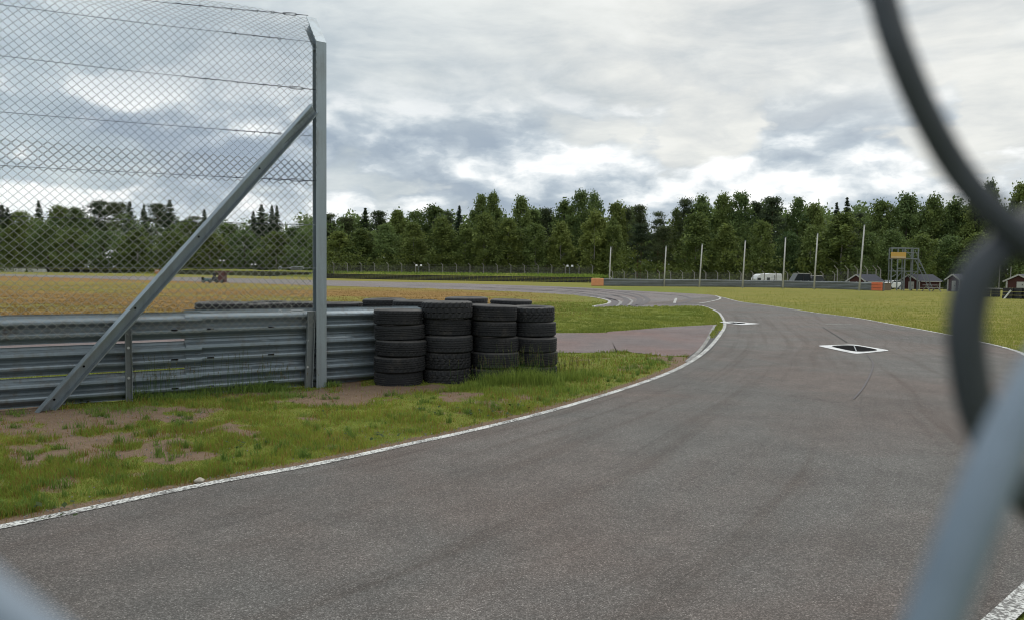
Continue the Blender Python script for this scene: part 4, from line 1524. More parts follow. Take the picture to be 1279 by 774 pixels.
# (kind, px, ytop, dist, width px, label)
BACK = [
 ('spruce', -160, 262, 225, 30, 'dark spruce outside the left edge of the picture, first in the wood'),
 ('broad', -120, 268, 215, 44, 'rounded tree outside the left edge of the wood'),
 ('birch', -80, 266, 220, 36, 'birch outside the left picture edge behind the net'),
 ('pine', -45, 262, 215, 30, 'pine just outside the left picture edge'),
 ('spruce', 4, 260, 225, 20, 'pointed dark spruce at the very left edge seen through the net'),
 ('spruce', 11, 263, 212, 15, 'slim spruce second from the left edge of the wood'),
 ('broad', 28, 266, 214, 36, 'low rounded tree between the leftmost spruces and the thin spruce'),
 ('spruce', 50, 255, 222, 13, 'very thin pointed spruce rising alone at the left behind the net'),
 ('birch', 75, 259, 215, 26, 'light green pointed birch right of the very thin spruce'),
 ('broad', 97, 262, 212, 36, 'mid green rounded tree left of the tallest left-hand pine'),
 ('pine', 125, 252, 220, 26, 'tallest dark round headed pine behind the left part of the net'),
 ('pine', 147, 255, 218, 30, 'broad dark pine right of the tallest left-hand pine'),
 ('spruce', 163, 256, 214, 16, 'narrow spruce between two broad pines behind the net'),
 ('spruce', 181, 260, 212, 14, 'small pointed spruce right of the narrow spruce'),
 ('pine', 197, 256, 216, 26, 'dark full pine beside the upper end of a spruce pair, left of the brace'),
 ('spruce', 213, 254, 210, 18, 'tall pointed spruce seen left above the brace'),
 ('broad', 235, 276, 204, 34, 'lower rounded tree just left of the brace'),
 ('pine', 244, 269, 206, 18, 'small pine top touching the brace from the left'),
 ('spruce', 256, 265, 204, 13, 'slim spruce top touching the brace'),
 ('broad', 285, 281, 198, 44, 'wide low tree right of the brace'),
 ('spruce', 317, 268, 196, 14, 'smaller spruce left of the tall twin conifers'),
 ('spruce', 327, 260, 198, 20, 'broad dark conifer, left of the twin group before the tall post'),
 ('spruce', 340, 261, 194, 13, 'left one of the thin twin spruces before the tall post'),
 ('spruce', 346, 261, 191, 13, 'right one of the thin twin spruces before the tall post'),
 ('broad', 368, 285, 185, 38, 'low domed tree directly left of the tall post'),
 ('broad', 395, 280, 178, 36, 'round tree hidden behind the tall post'),
 ('pine', 411, 268, 165, 20, 'dark pine just right of the tall post'),
 ('pine', 433, 273, 160, 24, 'low spreading pine between tall post and a pointed spruce'),
 ('spruce', 456, 264, 160, 17, 'pointed spruce right of the tall post, above the left stacks'),
 ('pine', 472, 265, 158, 24, 'flat topped pine next to the pointed spruce'),
 ('birch', 497, 265, 152, 26, 'dark green birch with rounded head above the first tyre stack'),
 ('broad', 520, 265, 152, 28, 'broad tree left of the high centre birch'),
 ('birch', 541, 259, 150, 30, 'tall birch above the widest tyre stack'),
 ('pine', 558, 262, 152, 18, 'open pine head right of the tall birch above the widest stack'),
 ('spruce', 573, 261, 150, 13, 'small spruce tip in the dip left of the first high crown'),
 ('broad', 600, 246, 142, 27, 'left half of the first high double crown'),
 ('broad', 615, 243, 144, 25, 'right half of the first high double crown'),
 ('birch', 650, 248, 142, 26, 'rounded cone birch right of the high double crown'),
 ('birch', 664, 263, 145, 20, 'lower birch shoulder right of the rounded cone birch'),
 ('pine', 682, 261, 145, 22, 'dark pine head left of the highest crown'),
 ('birch', 704, 252, 142, 24, 'loose feathery tree left of the highest crown'),
 ('broad', 725, 241, 140, 32, 'highest broad crown left of the first tall pole'),
 ('broad', 740, 243, 143, 24, 'right shoulder of the highest crown, by the first pole'),
 ('birch', 769, 255, 140, 24, 'pointed birch above the first tall pole'),
 ('pine', 782, 261, 143, 15, 'thin pine top between first and second tall pole'),
 ('pine', 796, 258, 140, 22, 'dark crowned pine left of the second tall pole'),
 ('pine', 821, 263, 140, 17, 'lone slender pine head above the second tall pole'),
 ('birch', 843, 263, 138, 16, 'slim birch right of the sky gap by the second pole'),
 ('pine', 855, 249, 136, 20, 'jagged tall pine left of the third tall pole'),
 ('broad', 874, 247, 136, 32, 'tall full crown directly above the third tall pole'),
 ('birch', 901, 245, 135, 24, 'tall narrow crown between third and fourth pole'),
 ('broad', 921, 243, 134, 34, 'wide tall crown above the fourth pole'),
 ('pine', 942, 254, 136, 18, 'dark pine notch between fourth pole and the caravan'),
 ('pine', 962, 248, 133, 28, 'large dark pine above the white caravan'),
 ('broad', 994, 250, 133, 28, 'round headed tree above the gap right of the fifth pole'),
 ('birch', 1014, 258, 131, 28, 'broad olive birch above the sixth pole'),
 ('spruce', 1042, 258, 133, 16, 'dark spruce left of the pointed reddish topped spruce'),
 ('spruce', 1055, 252, 133, 15, 'highest pointed spruce between sixth and seventh pole'),
 ('pine', 1071, 264, 131, 18, 'small pine head right of the highest pointed spruce, by the seventh pole'),
 ('broad', 1098, 253, 128, 36, 'round dense tree left of the tower top'),
 ('broad', 1130, 245, 126, 40, 'highest dense tree directly above the tower'),
 ('broad', 1162, 247, 124, 34, 'dense tree above the red shed'),
 ('broad', 1190, 252, 124, 36, 'dense tree behind the close wire'),
 ('birch', 1216, 246, 120, 28, 'tree partly covered by the close wire at the right'),
 ('birch', 1232, 229, 118, 24, 'feathery tall tree beside the close wire loop'),
 ('birch', 1272, 232, 116, 30, 'tall birch at the right picture edge'),
 ('broad', 1310, 226, 116, 44, 'broad tree beyond the right picture edge'),
 ('pine', 1350, 232, 118, 34, 'pine beyond the right picture edge'),
 ('broad', 1395, 228, 116, 46, 'second broad tree beyond the right picture edge'),
 ('birch', 1440, 236, 116, 40, 'birch farthest beyond the right picture edge'),
]
for k_, px_, yt_, d_, w_, lb in BACK:
    tree(k_, px_, yt_, d_, w_ * {'spruce': 2.7, 'pine': 1.4, 'birch': 1.55, 'broad': 1.5}[k_], lb)
FRONT = [
 ('birch', 20, 284, 196, 32), ('broad', 60, 282, 194, 40), ('birch', 92, 287, 192, 34), ('broad', 130, 290, 192, 44), ('birch', 172, 289, 190, 36), ('broad', 214, 290, 188, 40),
 ('birch', 262, 292, 184, 38), ('broad', 306, 289, 182, 40), ('birch', 345, 291, 178, 38), ('broad', 384, 290, 170, 40),
 ('birch', 424, 291, 146, 36), ('birch', 452, 287, 144, 34), ('broad', 482, 282, 142, 34), ('birch', 516, 280, 140, 32), ('birch', 552, 273, 138, 32),
 ('birch', 581, 281, 136, 28), ('birch', 604, 269, 134, 30), ('birch', 634, 276, 133, 34), ('birch', 668, 281, 132, 30), ('birch', 700, 279, 132, 30), ('birch', 742, 266, 128, 34),
 ('birch', 765, 277, 127, 26), ('birch', 868, 268, 124, 38), ('birch', 905, 282, 122, 30), ('birch', 950, 278, 120, 28), ('broad', 984, 292, 122, 34),
 ('birch', 1012, 284, 120, 26), ('birch', 1050, 268, 116, 46), ('broad', 1084, 292, 114, 34), ('broad', 1112, 289, 114, 32), ('broad', 1150, 294, 110, 38),
 ('broad', 1186, 296, 110, 38), ('birch', 1220, 292, 108, 34), ('broad', 1256, 290, 108, 38), ('broad', 1300, 288, 108, 44), ('pine', 828, 285, 132, 26), ('pine', 800, 281, 134, 26),
]
FL = ['pale birch in the front row at the far left edge', 'leafy tree in the front row right of the left edge birch', 'front row birch under the light green pointed birch', 'front row tree under the tallest left-hand pine',
 'front row birch between two rounded front trees behind the net', 'front row tree left of the brace and tall spruce', 'front row birch behind the middle of the brace', 'front row tree right of the brace behind the net',
 'front row birch under the thin twin spruces', 'front row rounded tree touching the tall post from the left',
 'light birch first right of the tall post', 'light birch under the pointed spruce right of the tall post', 'bushy front tree left of the centre birches', 'front birch with pale stem left of the widest stack', 'large weeping front birch above the widest stack',
 'small front birch in the dip left of the double crown', 'weeping front birch below the double crown', 'broad front birch below the rounded cone birch', 'front birch with leaning pale stem left of the second lamp pair', 'front birch directly behind the second lamp pair', 'big light birch left of the first tall pole',
 'front birch touching the first tall pole', 'large light birch behind the third tall pole', 'front birch between third and fourth pole', 'small pale birch behind the white caravan', 'round dark front tree behind the fifth pole',
 'front birch behind the sixth pole', 'big conical olive birch between sixth and seventh pole', 'bushy tree right of the seventh pole', 'bushy light tree behind the tower left side', 'bushy tree behind the tower right side',
 'bushy tree behind the red shed', 'front birch covered by the close wire', 'bushy tree left of the right edge shed', 'bushy tree beyond the right picture edge in front', 'dark front pine under the lone slender pine head', 'dark front pine left of the second tall pole']
for (k_, px_, yt_, d_, w_), lb in zip(FRONT, FL):
    tree(k_, px_, yt_, d_, w_ * 1.35, lb, 'front row of the wood')

# the dark depth of the wood behind, and undergrowth below: uncountable
def wood_mass(name, spec, mat, label, cs, seed, n_per=1.0, flatz=1.0):
    rng = np.random.RandomState(seed)
    Cs = []; Ts = []
    for px0, px1, y_top, d0, d1, n in spec:
        for _ in range(int(n * n_per)):
            px = rng.uniform(px0, px1); d = rng.uniform(d0, d1)
            yt = y_top + 7 * math.sin(px * .11) + rng.uniform(-3, 6)
            p = GX(px, d); zb = -0.75 if (px > 770 and d > 95) else 0
            zt = ZT(yt, px, d)
            z = zb + (zt - zb) * rng.uniform(0.0, 1.0)
            m = 24
            Cs.append(np.array([p.x, p.y, z]) + rng.normal(size=(m, 3)) * np.array([1.0, 1.0, .75]) * cs * 2.2)
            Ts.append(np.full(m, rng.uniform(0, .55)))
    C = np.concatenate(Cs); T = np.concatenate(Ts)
    C[:, 2] = np.maximum(C[:, 2], -0.7)
    V = cards(C, cs, rng)
    n = len(C)
    o = fast_mesh(name, V.reshape(-1, 3), np.arange(n * 4).reshape(n, 4), mat, attrs={'tone': np.repeat(T, 4)})
    tag(o, label, None, None, 'stuff')
    return o
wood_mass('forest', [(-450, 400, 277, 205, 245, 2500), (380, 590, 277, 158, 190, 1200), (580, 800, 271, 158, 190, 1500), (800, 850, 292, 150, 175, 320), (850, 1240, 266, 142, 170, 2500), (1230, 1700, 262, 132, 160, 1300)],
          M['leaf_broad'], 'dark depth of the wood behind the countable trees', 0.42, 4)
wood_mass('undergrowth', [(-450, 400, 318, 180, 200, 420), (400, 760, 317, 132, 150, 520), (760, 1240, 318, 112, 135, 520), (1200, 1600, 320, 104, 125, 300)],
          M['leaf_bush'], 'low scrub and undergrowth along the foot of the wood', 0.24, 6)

# ------------------------------------------------------------------ banks behind the far barriers
def bank(name, pts, width, height, seed, mat=None):
    """grassy ridge swept along world points"""
    c = catmull(pts, 10)
    a_, b_ = offset_line(c, 0, 1)
    nrm = np.array(b_) - np.array(a_)
    cols = 11
    V = []; A = []
    for i, p in enumerate(a_):
        for k in range(cols):
            t = k / (cols - 1) - .5
            h = height * math.cos(math.pi * t) ** 0.7 if abs(t) < .5 else 0.0
            x, y = p[0] + nrm[i][0] * t * width, p[1] + nrm[i][1] * t * width
            V.append((x, y, h * (0.75 + .5 * float(fbm(np.array([x * .25]), np.array([y * .25]), seed, 3)[0])) - 0.02))
    n = len(a_); Q = []
    for i in range(n - 1):
        for k in range(cols - 1):
            a0 = i * cols + k
            Q.append((a0, a0 + 1, a0 + cols + 1, a0 + cols))
    V = np.array(V)
    o = fast_mesh(name, V, np.array(Q), M['ground'], attrs={'soil': np.zeros(len(V)), 'dry': np.full(len(V), .35), 'rust': np.zeros(len(V))}, smooth=True)
    if o.data.polygons[5].normal.z < 0: o.data.flip_normals()
    o['kind'] = 'structure'
    return o
gp = lambda px, d: tuple(GX(px, d))[:2]
bank('grass_bank', [gp(400, 139), gp(480, 129), gp(560, 123), gp(640, 120), gp(700, 117.5), gp(748, 117)], 7.0, 1.05, 12)
bank('grass_bank', [gp(-300, 205), gp(-100, 198), (gp(100, 196)), gp(230, 186), gp(320, 166), gp(420, 145)], 9.0, 1.3, 14)
def bank_grass(name, pts, n, h, seed, label):
    rng = np.random.RandomState(seed)
    c = np.array(catmull(pts, 10))
    i = rng.randint(0, len(c) - 1, n); t = rng.uniform(0, 1, n)[:, None]
    p = c[i] * (1 - t) + c[i + 1] * t
    p = p + rng.normal(0, 1.0, (n, 2))
    zb = rng.uniform(.6, 1.05, n)
    o = blades(name, p[:, 0], p[:, 1], zb, h * rng.uniform(.3, 1, n), np.full(n, .09), np.clip(rng.normal(.5, .25, n), 0, 1), M['tallgrass'], .5, label)
bank_grass('bank_scrub', [gp(400, 138), gp(480, 128.5), gp(560, 122.5), gp(640, 119.5), gp(700, 117), gp(746, 116.5)], 9000, .45, 3, 'rough grass on the bank behind the far tyre wall')

# ------------------------------------------------------------------ far tyre walls
def tyre_wall(pts, height, label, rows=2):
    c = [Vector((p[0], p[1], 0)) for p in catmull(pts, 12)]
    t = empty('tyre_wall', c[0], 0, label, 'tyre wall', 'tyre walls along the circuit')
    # resample by length
    out = [c[0]]; acc = 0
    step = 0.62
    mb = MB(); belt = MB()
    L = 0
    for i in range(len(c) - 1):
        seg = (c[i + 1] - c[i]); l = seg.length; d = seg.normalized(); s_ = 0.0
        while acc + (l - s_) >= step:
            s_ += step - acc; acc = 0
            out.append(c[i] + d * s_)
        acc += l - s_
    nl = max(1, int(round(height / .2)))
    for p in out:
        j = random.uniform(-.04, .04)
        for k in range(nl):
            q = p - t.location
            mb.cyl((q.x + random.uniform(-.03, .03), q.y + j, .1 + k * .2), .30, .17, 9)
    o = mb.build('tyre_rows', M['rubberbelt'], t); o['kind'] = 'stuff'
    return t
tyre_wall([gp(404, 129), gp(480, 119), gp(560, 115), gp(640, 113), gp(700, 110.5), gp(739, 109)], 0.8, 'long low black tyre wall right of the tall post along the far side')
tyre_wall([gp(210, 176), gp(300, 160), gp(360, 150), gp(404, 142), gp(440, 137)], 0.95, 'black tyre wall behind the net right of the brace')
tyre_wall([gp(42, 192), gp(90, 191), gp(140, 189), gp(194, 186)], 0.9, 'black tyre wall behind the net left of the brace')

# pale block wall at far left
t = empty('concrete_barrier', GX(18, 190), 0, 'pale concrete barrier at the far left edge behind the net', 'barrier')
for k in range(-14, 4):
    MB().box((k * 2.4, 0, .42), (2.36, .4, .84), 0, .8).build('block', M['cream'], t)
t = empty('marker_block', GX(199, 184), 0, 'faded orange marker block between two far tyre walls, left of the brace', 'marker')
MB().box((0, 0, .5), (1.9, .8, 1.0)).build('body', M['orange2'], t, bevel=.04)
MB().box((0, -.42, .75), (1.7, .02, .1)).build('band', M['white'], t)

# ------------------------------------------------------------------ far guard rail on the right
pth = [(753, 357.3), (800, 357.8), (860, 358.3), (930, 359.0), (1000, 360.2), (1050, 361.6), (1103, 363.6)]
c = catmull([g(*p) for p in pth], 6)
path = [Vector((p[0], p[1], 0)) for p in c]
nor = []
for i in range(len(path)):
    d = (path[min(i + 1, len(path) - 1)] - path[max(i - 1, 0)]).normalized()
    nn_ = Vector((d.y, -d.x, 0))
    if nn_.y > 0: nn_ = -nn_
    nor.append(nn_)
fr = empty('guard_rail', path[0], 0, 'long grey far guard rail with orange end panels in front of the wood', 'guard rail')
iv = Matrix.Translation(path[0]).inverted()
for r_ in range(3):
    # beams of four metres, each its own part
    for s_ in range(0, len(path) - 1, 3):
        e_ = min(s_ + 3, len(path) - 1)
        o = wbeam('rail', path[s_:e_ + 1], nor[s_:e_ + 1], 0.02 + r_ * .27, .262, M['farrail'], fr, offs=.003 * ((s_ // 3) % 2))
        o.matrix_parent_inverse = iv
for i in range(0, len(path), 1):
    o = MB().box(path[i] - nor[i] * .06 + Vector((0, 0, .42)), (.10, .08, .9)).build('post', M['dullpost'], fr)
    o.matrix_parent_inverse = iv
for idx_, nm in ((0, 'end_panel'), (len(path) - 1, 'end_panel')):
    sgn = -1 if idx_ == 0 else -1
    d = (path[1] - path[0]).normalized() if idx_ == 0 else (path[-1] - path[-2]).normalized()
    cpt = path[idx_] - d * .75 + nor[idx_] * .12 + Vector((0, 0, .42))
    if idx_ == 0:
        cpt = path[0] - d * .62 + Vector((0, 0, .42))
    pm = MB()
    if idx_ == 0:
        pm.box(cpt, (1.35, .3, .84), math.atan2(d.y, d.x))
        o = pm.build(nm, M['orange2'], fr, bevel=.05)
    else:
        for r_ in range(3):
            pm.box(cpt + Vector((0, 0, -.27 + r_ * .275)), (1.5, .10, .25), math.atan2(d.y, d.x))
        o = pm.build(nm, M['orange'], fr, bevel=.02)
    o.matrix_parent_inverse = iv
    o['label'] = 'faded orange left end panel' if idx_ == 0 else 'bright orange right end panel'

# ------------------------------------------------------------------ tall poles
PL = ['first', 'second', 'third', 'fourth', 'fifth', 'sixth', 'seventh']
for i, (xb, yb, xt, yt, d_) in enumerate([(761, 351, 762.3, 309, 84), (829.5, 352, 831.2, 308, 83), (873.6, 353, 876.2, 305.5, 82), (927.6, 353, 929.8, 301, 80), (978, 353, 979.8, 297, 79), (1017, 353, 1019.6, 292, 78), (1073.5, 355, 1077.5, 281.5, 73)]):
    b_ = GX(xb, d_)
    zt = ZT(yt, xt, d_)
    tp = GX(xt, d_); tp.z = zt
    t = empty('pole', b_, 0, '%s tall pale pole from the left along the far guard rail' % PL[i], 'pole', 'tall poles behind the far guard rail')
    MB().tube([Vector((0, 0, -.3)), (tp - b_) * .5, tp - b_], [.085, .075, .06], 10).build('shaft', M['polewood'], t, True)
    MB().tube([tp - b_, tp - b_ + Vector((0, 0, .06))], [.085, .07], 10).build('cap', M['dullpost'], t)
    if i == 0:
        MB().bar((.9, -.2, 0), (-.05, 0, 1.25), .07).build('strut', M['polewood'], t)

# ------------------------------------------------------------------ far fence with bent posts
def far_fence(name, plist, label, h, bend, mesh_h, zbs=0.0):
    t = empty(name, Vector((plist[0][0], plist[0][1], zbs)), 0, label, 'fence')
    o0 = Vector(t.location)
    prev = None
    rr = random.Random(3)
    for i, (x, y) in enumerate(plist):
        q = Vector((x, y, zbs)) - o0
        ln = rr.uniform(-.04, .04)
        b_ = Vector((-bend, -bend * .3, bend * .9))
        MB().tube([q + Vector((0, 0, -.2)), q + Vector((ln, 0, h)), q + Vector((ln, 0, h)) + b_], [.07, .065, .05], 6).build('post', M['concrete'], t)
    # net: horizontal strands and diagonal weave
    V = []; Q = []
    m = MB()
    P_ = [Vector((x, y, zbs)) - o0 for x, y in plist]
    for a_, b_ in zip(P_[:-1], P_[1:]):
        d = b_ - a_; L = d.length
        for z in (.1, h * .5, h):
            m.bar(a_ + Vector((0, 0, z)), b_ + Vector((0, 0, z)), .012)
        n = max(3, int(L / .16))
        for k in range(-int(mesh_h / .16), n):
            for sg in (0, 1):
                s0 = k / n; s1 = s0 + mesh_h / L
                z0, z1 = (0.1, 0.1 + mesh_h)
                if s0 < 0:
                    z0 += (-s0) * L; s0 = 0
                if s1 > 1:
                    z1 -= (s1 - 1) * L; s1 = 1
                if z1 <= z0: continue
                if sg: s0, s1 = 1 - s0, 1 - s1
                pa = a_ + d * s0 + Vector((0, 0, z0)); pb = a_ + d * s1 + Vector((0, 0, z1))
                up = Vector((0, 0, .006))
                m.add([pa - up, pb - up, pb + up, pa + up, pa + Vector((0, .008, 0)), pb + Vector((0, .008, 0))], [(0, 1, 2, 3), (0, 4, 5, 1), (3, 2, 5, 4)])
    o = m.build('net', M['concrete'], t); o['kind'] = 'stuff'
    return t
pl1 = [gp(x, 133 - (x - 415) * .026) for x in np.arange(400, 752, 17.0)]
far_fence('wire_fence', pl1, 'wire fence of short bent posts on the bank below the wood', 2.3, .35, 2.0, 0.25)
pl2 = [gp(x, 112 - (x - 765) * .055) for x in np.arange(765, 1045, 14.6)]
far_fence('wire_fence', pl2, 'wire fence of bent grey posts between the tall poles and the wood', 2.1, .35, 1.9, -.45)
pl3 = [gp(x, 95 - (x - 1045) * .06) for x in (1046, 1059, 1071, 1083, 1094, 1100)]
far_fence('wire_fence', pl3, 'taller wire fence with cranked posts above the far rail end', 2.6, .5, 2.3, -.35)

# ------------------------------------------------------------------ lamp pairs
def lamp_pair(px, yl, d_, label, zb=0.8):
    b_ = GX(px, d_, zb); z = ZT(yl, px, d_) - zb
    t = empty('floodlight_post', b_, 0, label, 'floodlight', 'twin floodlights by the wood')
    MB().tube([(0, 0, -.4), (0, 0, z)], .045, 8).build('post', M['dullpost'], t)
    MB().bar((-.42, 0, z), (.42, 0, z), .05).build('crossbar', M['dullpost'], t)
    for s_ in (-1, 1):
        MB().box((s_ * .38, -.08, z + .16), (.36, .22, .30), 0, .8).build('lamp_head', M['white'], t, bevel=.03)
lamp_pair(523, 332.8, 124, 'twin white floodlights on a post, left pair right of the tall post')
lamp_pair(711.5, 333.6, 118, 'twin white floodlights on a post, right pair near the first pole')
lamp_pair(136, 322.5, 186, 'twin white floodlights behind the net left of the brace', 1.0)
lamp_pair(277.5, 326.5, 158, 'twin white floodlights behind the net right of the brace', 1.0)
lamp_pair(317, 331.5, 156, 'small white floodlight pair behind the net, rightmost before the tall post', 1.0)

# ------------------------------------------------------------------ caravan
def caravan(px, d_, zb):
    b_ = GX(px, d_, zb)
    t = empty('caravan', b_, math.radians(2), 'white caravan with dark windows parked behind the far guard rail', 'caravan')
    sc = d_ / F
    Wc = 32 * sc; Hc = ZT(341.6, px, d_) - zb
    x0, x1 = -Wc / 2, Wc / 2
    prof = [(x0, .45), (x0 + .03, Hc * .66), (x0 + .28, Hc * .86), (x0 + .7, Hc * .955), (x0 + Wc * .48, Hc * .97), (x0 + Wc * .52, Hc), (x1 - .08, Hc * .985), (x1, Hc * .93), (x1 + .02, .45)]
    MB().prism(prof, 'y', -1.05, 1.05).build('body', M['white'], t, bevel=.04)
    for cx, w_, zc, h_ in ((x0 + .42, .42, Hc * .62, .42), (x0 + 1.72, .36, Hc * .63, .48)):
        wn = MB().box((cx, -1.065, zc), (w_ + .08, .03, h_ + .08)).build('window', M['trim'], t)
        MB().box((cx, -1.085, zc), (w_, .02, h_)).build('pane', M['glass'], wn)
    MB().box((x0 + 2.55, -1.07, Hc * .5), (.04, .04, Hc * .8)).build('door_edge', M['black'], t)
    for zc in (Hc * .83, Hc * .72, Hc * .6):
        MB().box((x1 - .85, -1.065, zc), (1.45, .02, .05)).build('stripe', M['carbody2'], t)
    for cx in (-.4, .5):
        wv = MB().cyl((cx, -.95, .3), .3, .2, 16, 'y').build('wheel', M['rubber'], t)
        MB().cyl((cx, -1.06, .3), .17, .03, 12, 'y').build('rim', M['carbody2'], wv)
    MB().bar((x1, 0, .5), (x1 + 1.0, 0, .45), .1).build('drawbar', M['dullpost'], t)
caravan(957, 104, -.6)

def car(px, d_, rz, zb, paint, roofmat, label, L=4.4, Hh=1.5):
    t = empty('parked_car', GX(px, d_, zb), rz, label, 'car', 'cars parked behind the far guard rail')
    prof = [(-L / 2, .35), (-L / 2, .78), (-L / 2 + .15, .92), (-L * .22, .98), (L * .40, .98), (L / 2 - .04, .9), (L / 2, .35)]
    MB().prism(prof, 'y', -.86, .86).build('body', paint, t, bevel=.06)
    cab = [(-L * .22, .98), (-L * .07, Hh - .04), (L * .02, Hh), (L * .30, Hh - .03), (L * .40, .98)]
    MB().prism(cab, 'y', -.76, .76).build('cabin', M['glass'], t, bevel=.04)
    MB().box((L * .13, 0, Hh + .02), (L * .40, 1.5, .05)).build('roof', roofmat, t, bevel=.02)
    for a0, a1 in (((-L * .22, .98), (-L * .07, Hh)), ((L * .12, .98), (L * .12, Hh)), ((L * .40, .98), (L * .30, Hh))):
        MB().bar((a0[0], -.77, a0[1]), (a1[0], -.77, a1[1]), .07).build('pillar', paint, t)
    for sx in (-1, 1):
        for sy in (-1, 1):
            wv = MB().cyl((sx * L * .31, sy * .78, .32), .32, .2, 18, 'y').build('wheel', M['rubber'], t)
            MB().cyl((sx * L * .31, sy * .885, .32), .19, .02, 14, 'y').build('rim', M['carbody2'], wv)
    for sy in (-.6, .6):
        MB().box((-L / 2 - .005, sy, .72), (.03, .32, .14)).build('headlight', M['white'], t)
        MB().box((L / 2 + .005, sy, .74), (.03, .28, .14)).build('tail_light', M['mred'], t)
car(996, 90, math.radians(4), -.30, M['carbody'], M['tarp'], 'dark car with pale roof behind the far rail, left of the sixth pole', 3.6, 1.95)
car(1021, 91, math.radians(186), -.35, M['carbody'], M['tarp'], 'dark car with pale roof behind the far rail at the sixth pole', 3.4, 1.75)
car(1112, 84, math.radians(10), -.2, M['white'], M['white'], 'small white car parked between guard rail end and tower', 2.3, 1.15)

# ------------------------------------------------------------------ sheds
def shed(name, px0, px1, yr, ye, yb, d_, label, gable_px, roofcol, boards=True):
    """gable end towards left-front, roof ridge running right"""
    zb = ZT(yb, (px0 + px1) / 2, d_)
    s = d_ / F
    Lx = (px1 - px0) * s
    gw = gable_px * s
    Hr = ZT(yr, px0, d_) - zb; He = ZT(ye, px1, d_) - zb
    b_ = GX(px0, d_, zb)
    t = empty(name, b_, math.radians(-6), label, 'shed', 'small red sheds')
    dp = 1.5
    # body: long wall towards us from x=gw.. Lx ; gable wall at left facing us obliquely
    A = Vector((0, dp * .55, 0)); B = Vector((gw, 0, 0)); Cc = Vector((Lx - .12, .35, 0)); Dd = Cc + (A - B)
    wall = MB()
    for p, q in ((A, B), (B, Cc), (Cc, Dd), (Dd, A)):
        wall.add([p, q, q + Vector((0, 0, He)), p + Vector((0, 0, He))], [(0, 1, 2, 3)])
    mid1 = (A + B) / 2; mid2 = (Cc + Dd) / 2
    wall.add([A + Vector((0, 0, He)), B + Vector((0, 0, He)), mid1 + Vector((0, 0, Hr - .05))], [(0, 1, 2)])
    wall.add([Dd + Vector((0, 0, He)), Cc + Vector((0, 0, He)), mid2 + Vector((0, 0, Hr - .05))], [(0, 2, 1)])
    wall.build('wall', M['red'], t)
    o1 = (B - A).normalized() * .18; o2 = (Cc - B).normalized() * .2
    r0 = mid1 + Vector((0, 0, Hr)) - o2; r1 = mid2 + Vector((0, 0, Hr)) + o2
    for e0, e1 in ((B + o1 - o2, Cc + o1 + o2), (A - o1 - o2, Dd - o1 + o2)):
        rf = MB()
        a0 = e0 + Vector((0, 0, He - .08)); a1 = e1 + Vector((0, 0, He - .08)); up = Vector((0, 0, .05))
        rf.add([a0, a1, r1, r0, a0 + up, a1 + up, r1 + up, r0 + up], [(0, 1, 2, 3), (7, 6, 5, 4), (0, 4, 5, 1), (1, 5, 6, 2), (2, 6, 7, 3), (3, 7, 4, 0)])
        rf.build('roof', roofcol, t)
    tr = MB()
    for a0, a1 in ((B + o1 - o2 * 1.05 + Vector((0, 0, He - .08)), r0 - o2 * .05), (A - o1 - o2 * 1.05 + Vector((0, 0, He - .08)), r0 - o2 * .05)):
        MB().bar(a0, a1, .05, .13).build('bargeboard', M['trim'], t)
    MB().bar(B + o1 + Vector((0, 0, He - .06)), Cc + o1 + Vector((0, 0, He - .06)), .05, .09).build('fascia', M['trim'], t)
    for p in (A, B, Cc):
        MB().box(p + Vector((0, -.03, He / 2)), (.11, .08, He)).build('corner_board', M['trim'], t)
    n2 = (B - A).normalized()
    dn = Vector((n2.y, -n2.x, 0))
    dc = A + (B - A) * .55
    dr = MB().box(dc + dn * .04 + Vector((0, 0, He * .45)), ((B - A).length * .33, .05, He * .86), math.atan2(n2.y, n2.x)).build('door', M['trim'], t)
    MB().box(dc + dn * .075 + n2 * .1 + Vector((0, 0, He * .45)), (.05, .03, .1), math.atan2(n2.y, n2.x)).build('handle', M['black'], dr)
    # boards on the long wall
    cd = (Cc - B).normalized(); cn = Vector((cd.y, -cd.x, 0)); L = (Cc - B).length
    nb = int(L / .22)
    for k in range(nb):
        MB().box(B + cd * ((k + .5) * L / nb) + cn * .012 + Vector((0, 0, He / 2 - .02)), (.18, .02, He - .1), math.atan2(cd.y, cd.x)).build('board', M['red'], t)
    return t
shed('shed', 1131, 1175, 343.2, 351.2, 361.5, 77, 'small red shed with white trim under the tower, right of its legs', 16.5, M['roof'])
shed('shed', 1064, 1103, 343.2, 351.5, 362, 82, 'red shed with dark roof half hidden behind the far rail end', 17, M['roof'])
shed('shed', 1189, 1209, 343.0, 349.5, 364, 74, 'small shed almost covered by the close blurred wire', 9, M['roof'])
shed('shed', 1264, 1300, 343.2, 351.5, 360, 66, 'red shed with white trim at the right picture edge', 25, M['roof'])

# picnic bench / rails in front of sheds
t = empty('picnic_table', GX(1164, 73), .1, 'low grey picnic table in front of the red shed by the tower', 'table')
MB().box((0, 0, .62), (1.5, .6, .05)).build('tabletop', M['concrete'], t)
for s_ in (-1, 1):
    MB().box((0, s_ * .6, .36), (1.5, .22, .05)).build('bench', M['concrete'], t)
    MB().bar((s_ * .55, -.65, 0), (s_ * .55, .1, .6), .06).build('leg', M['concrete'], t)
    MB().bar((s_ * .55, .65, 0), (s_ * .55, -.1, .6), .06).build('leg', M['concrete'], t)
t = empty('plywood_box', GX(1108, 76), 0, 'brown plywood box standing at the orange rail end by the tower', 'box')
MB().box((0, 0, .37), (.62, .5, .74)).build('body', M['wood'], t, bevel=.02)
MB().box((0, 0, .76), (.68, .56, .04)).build('lid', M['wood'], t)

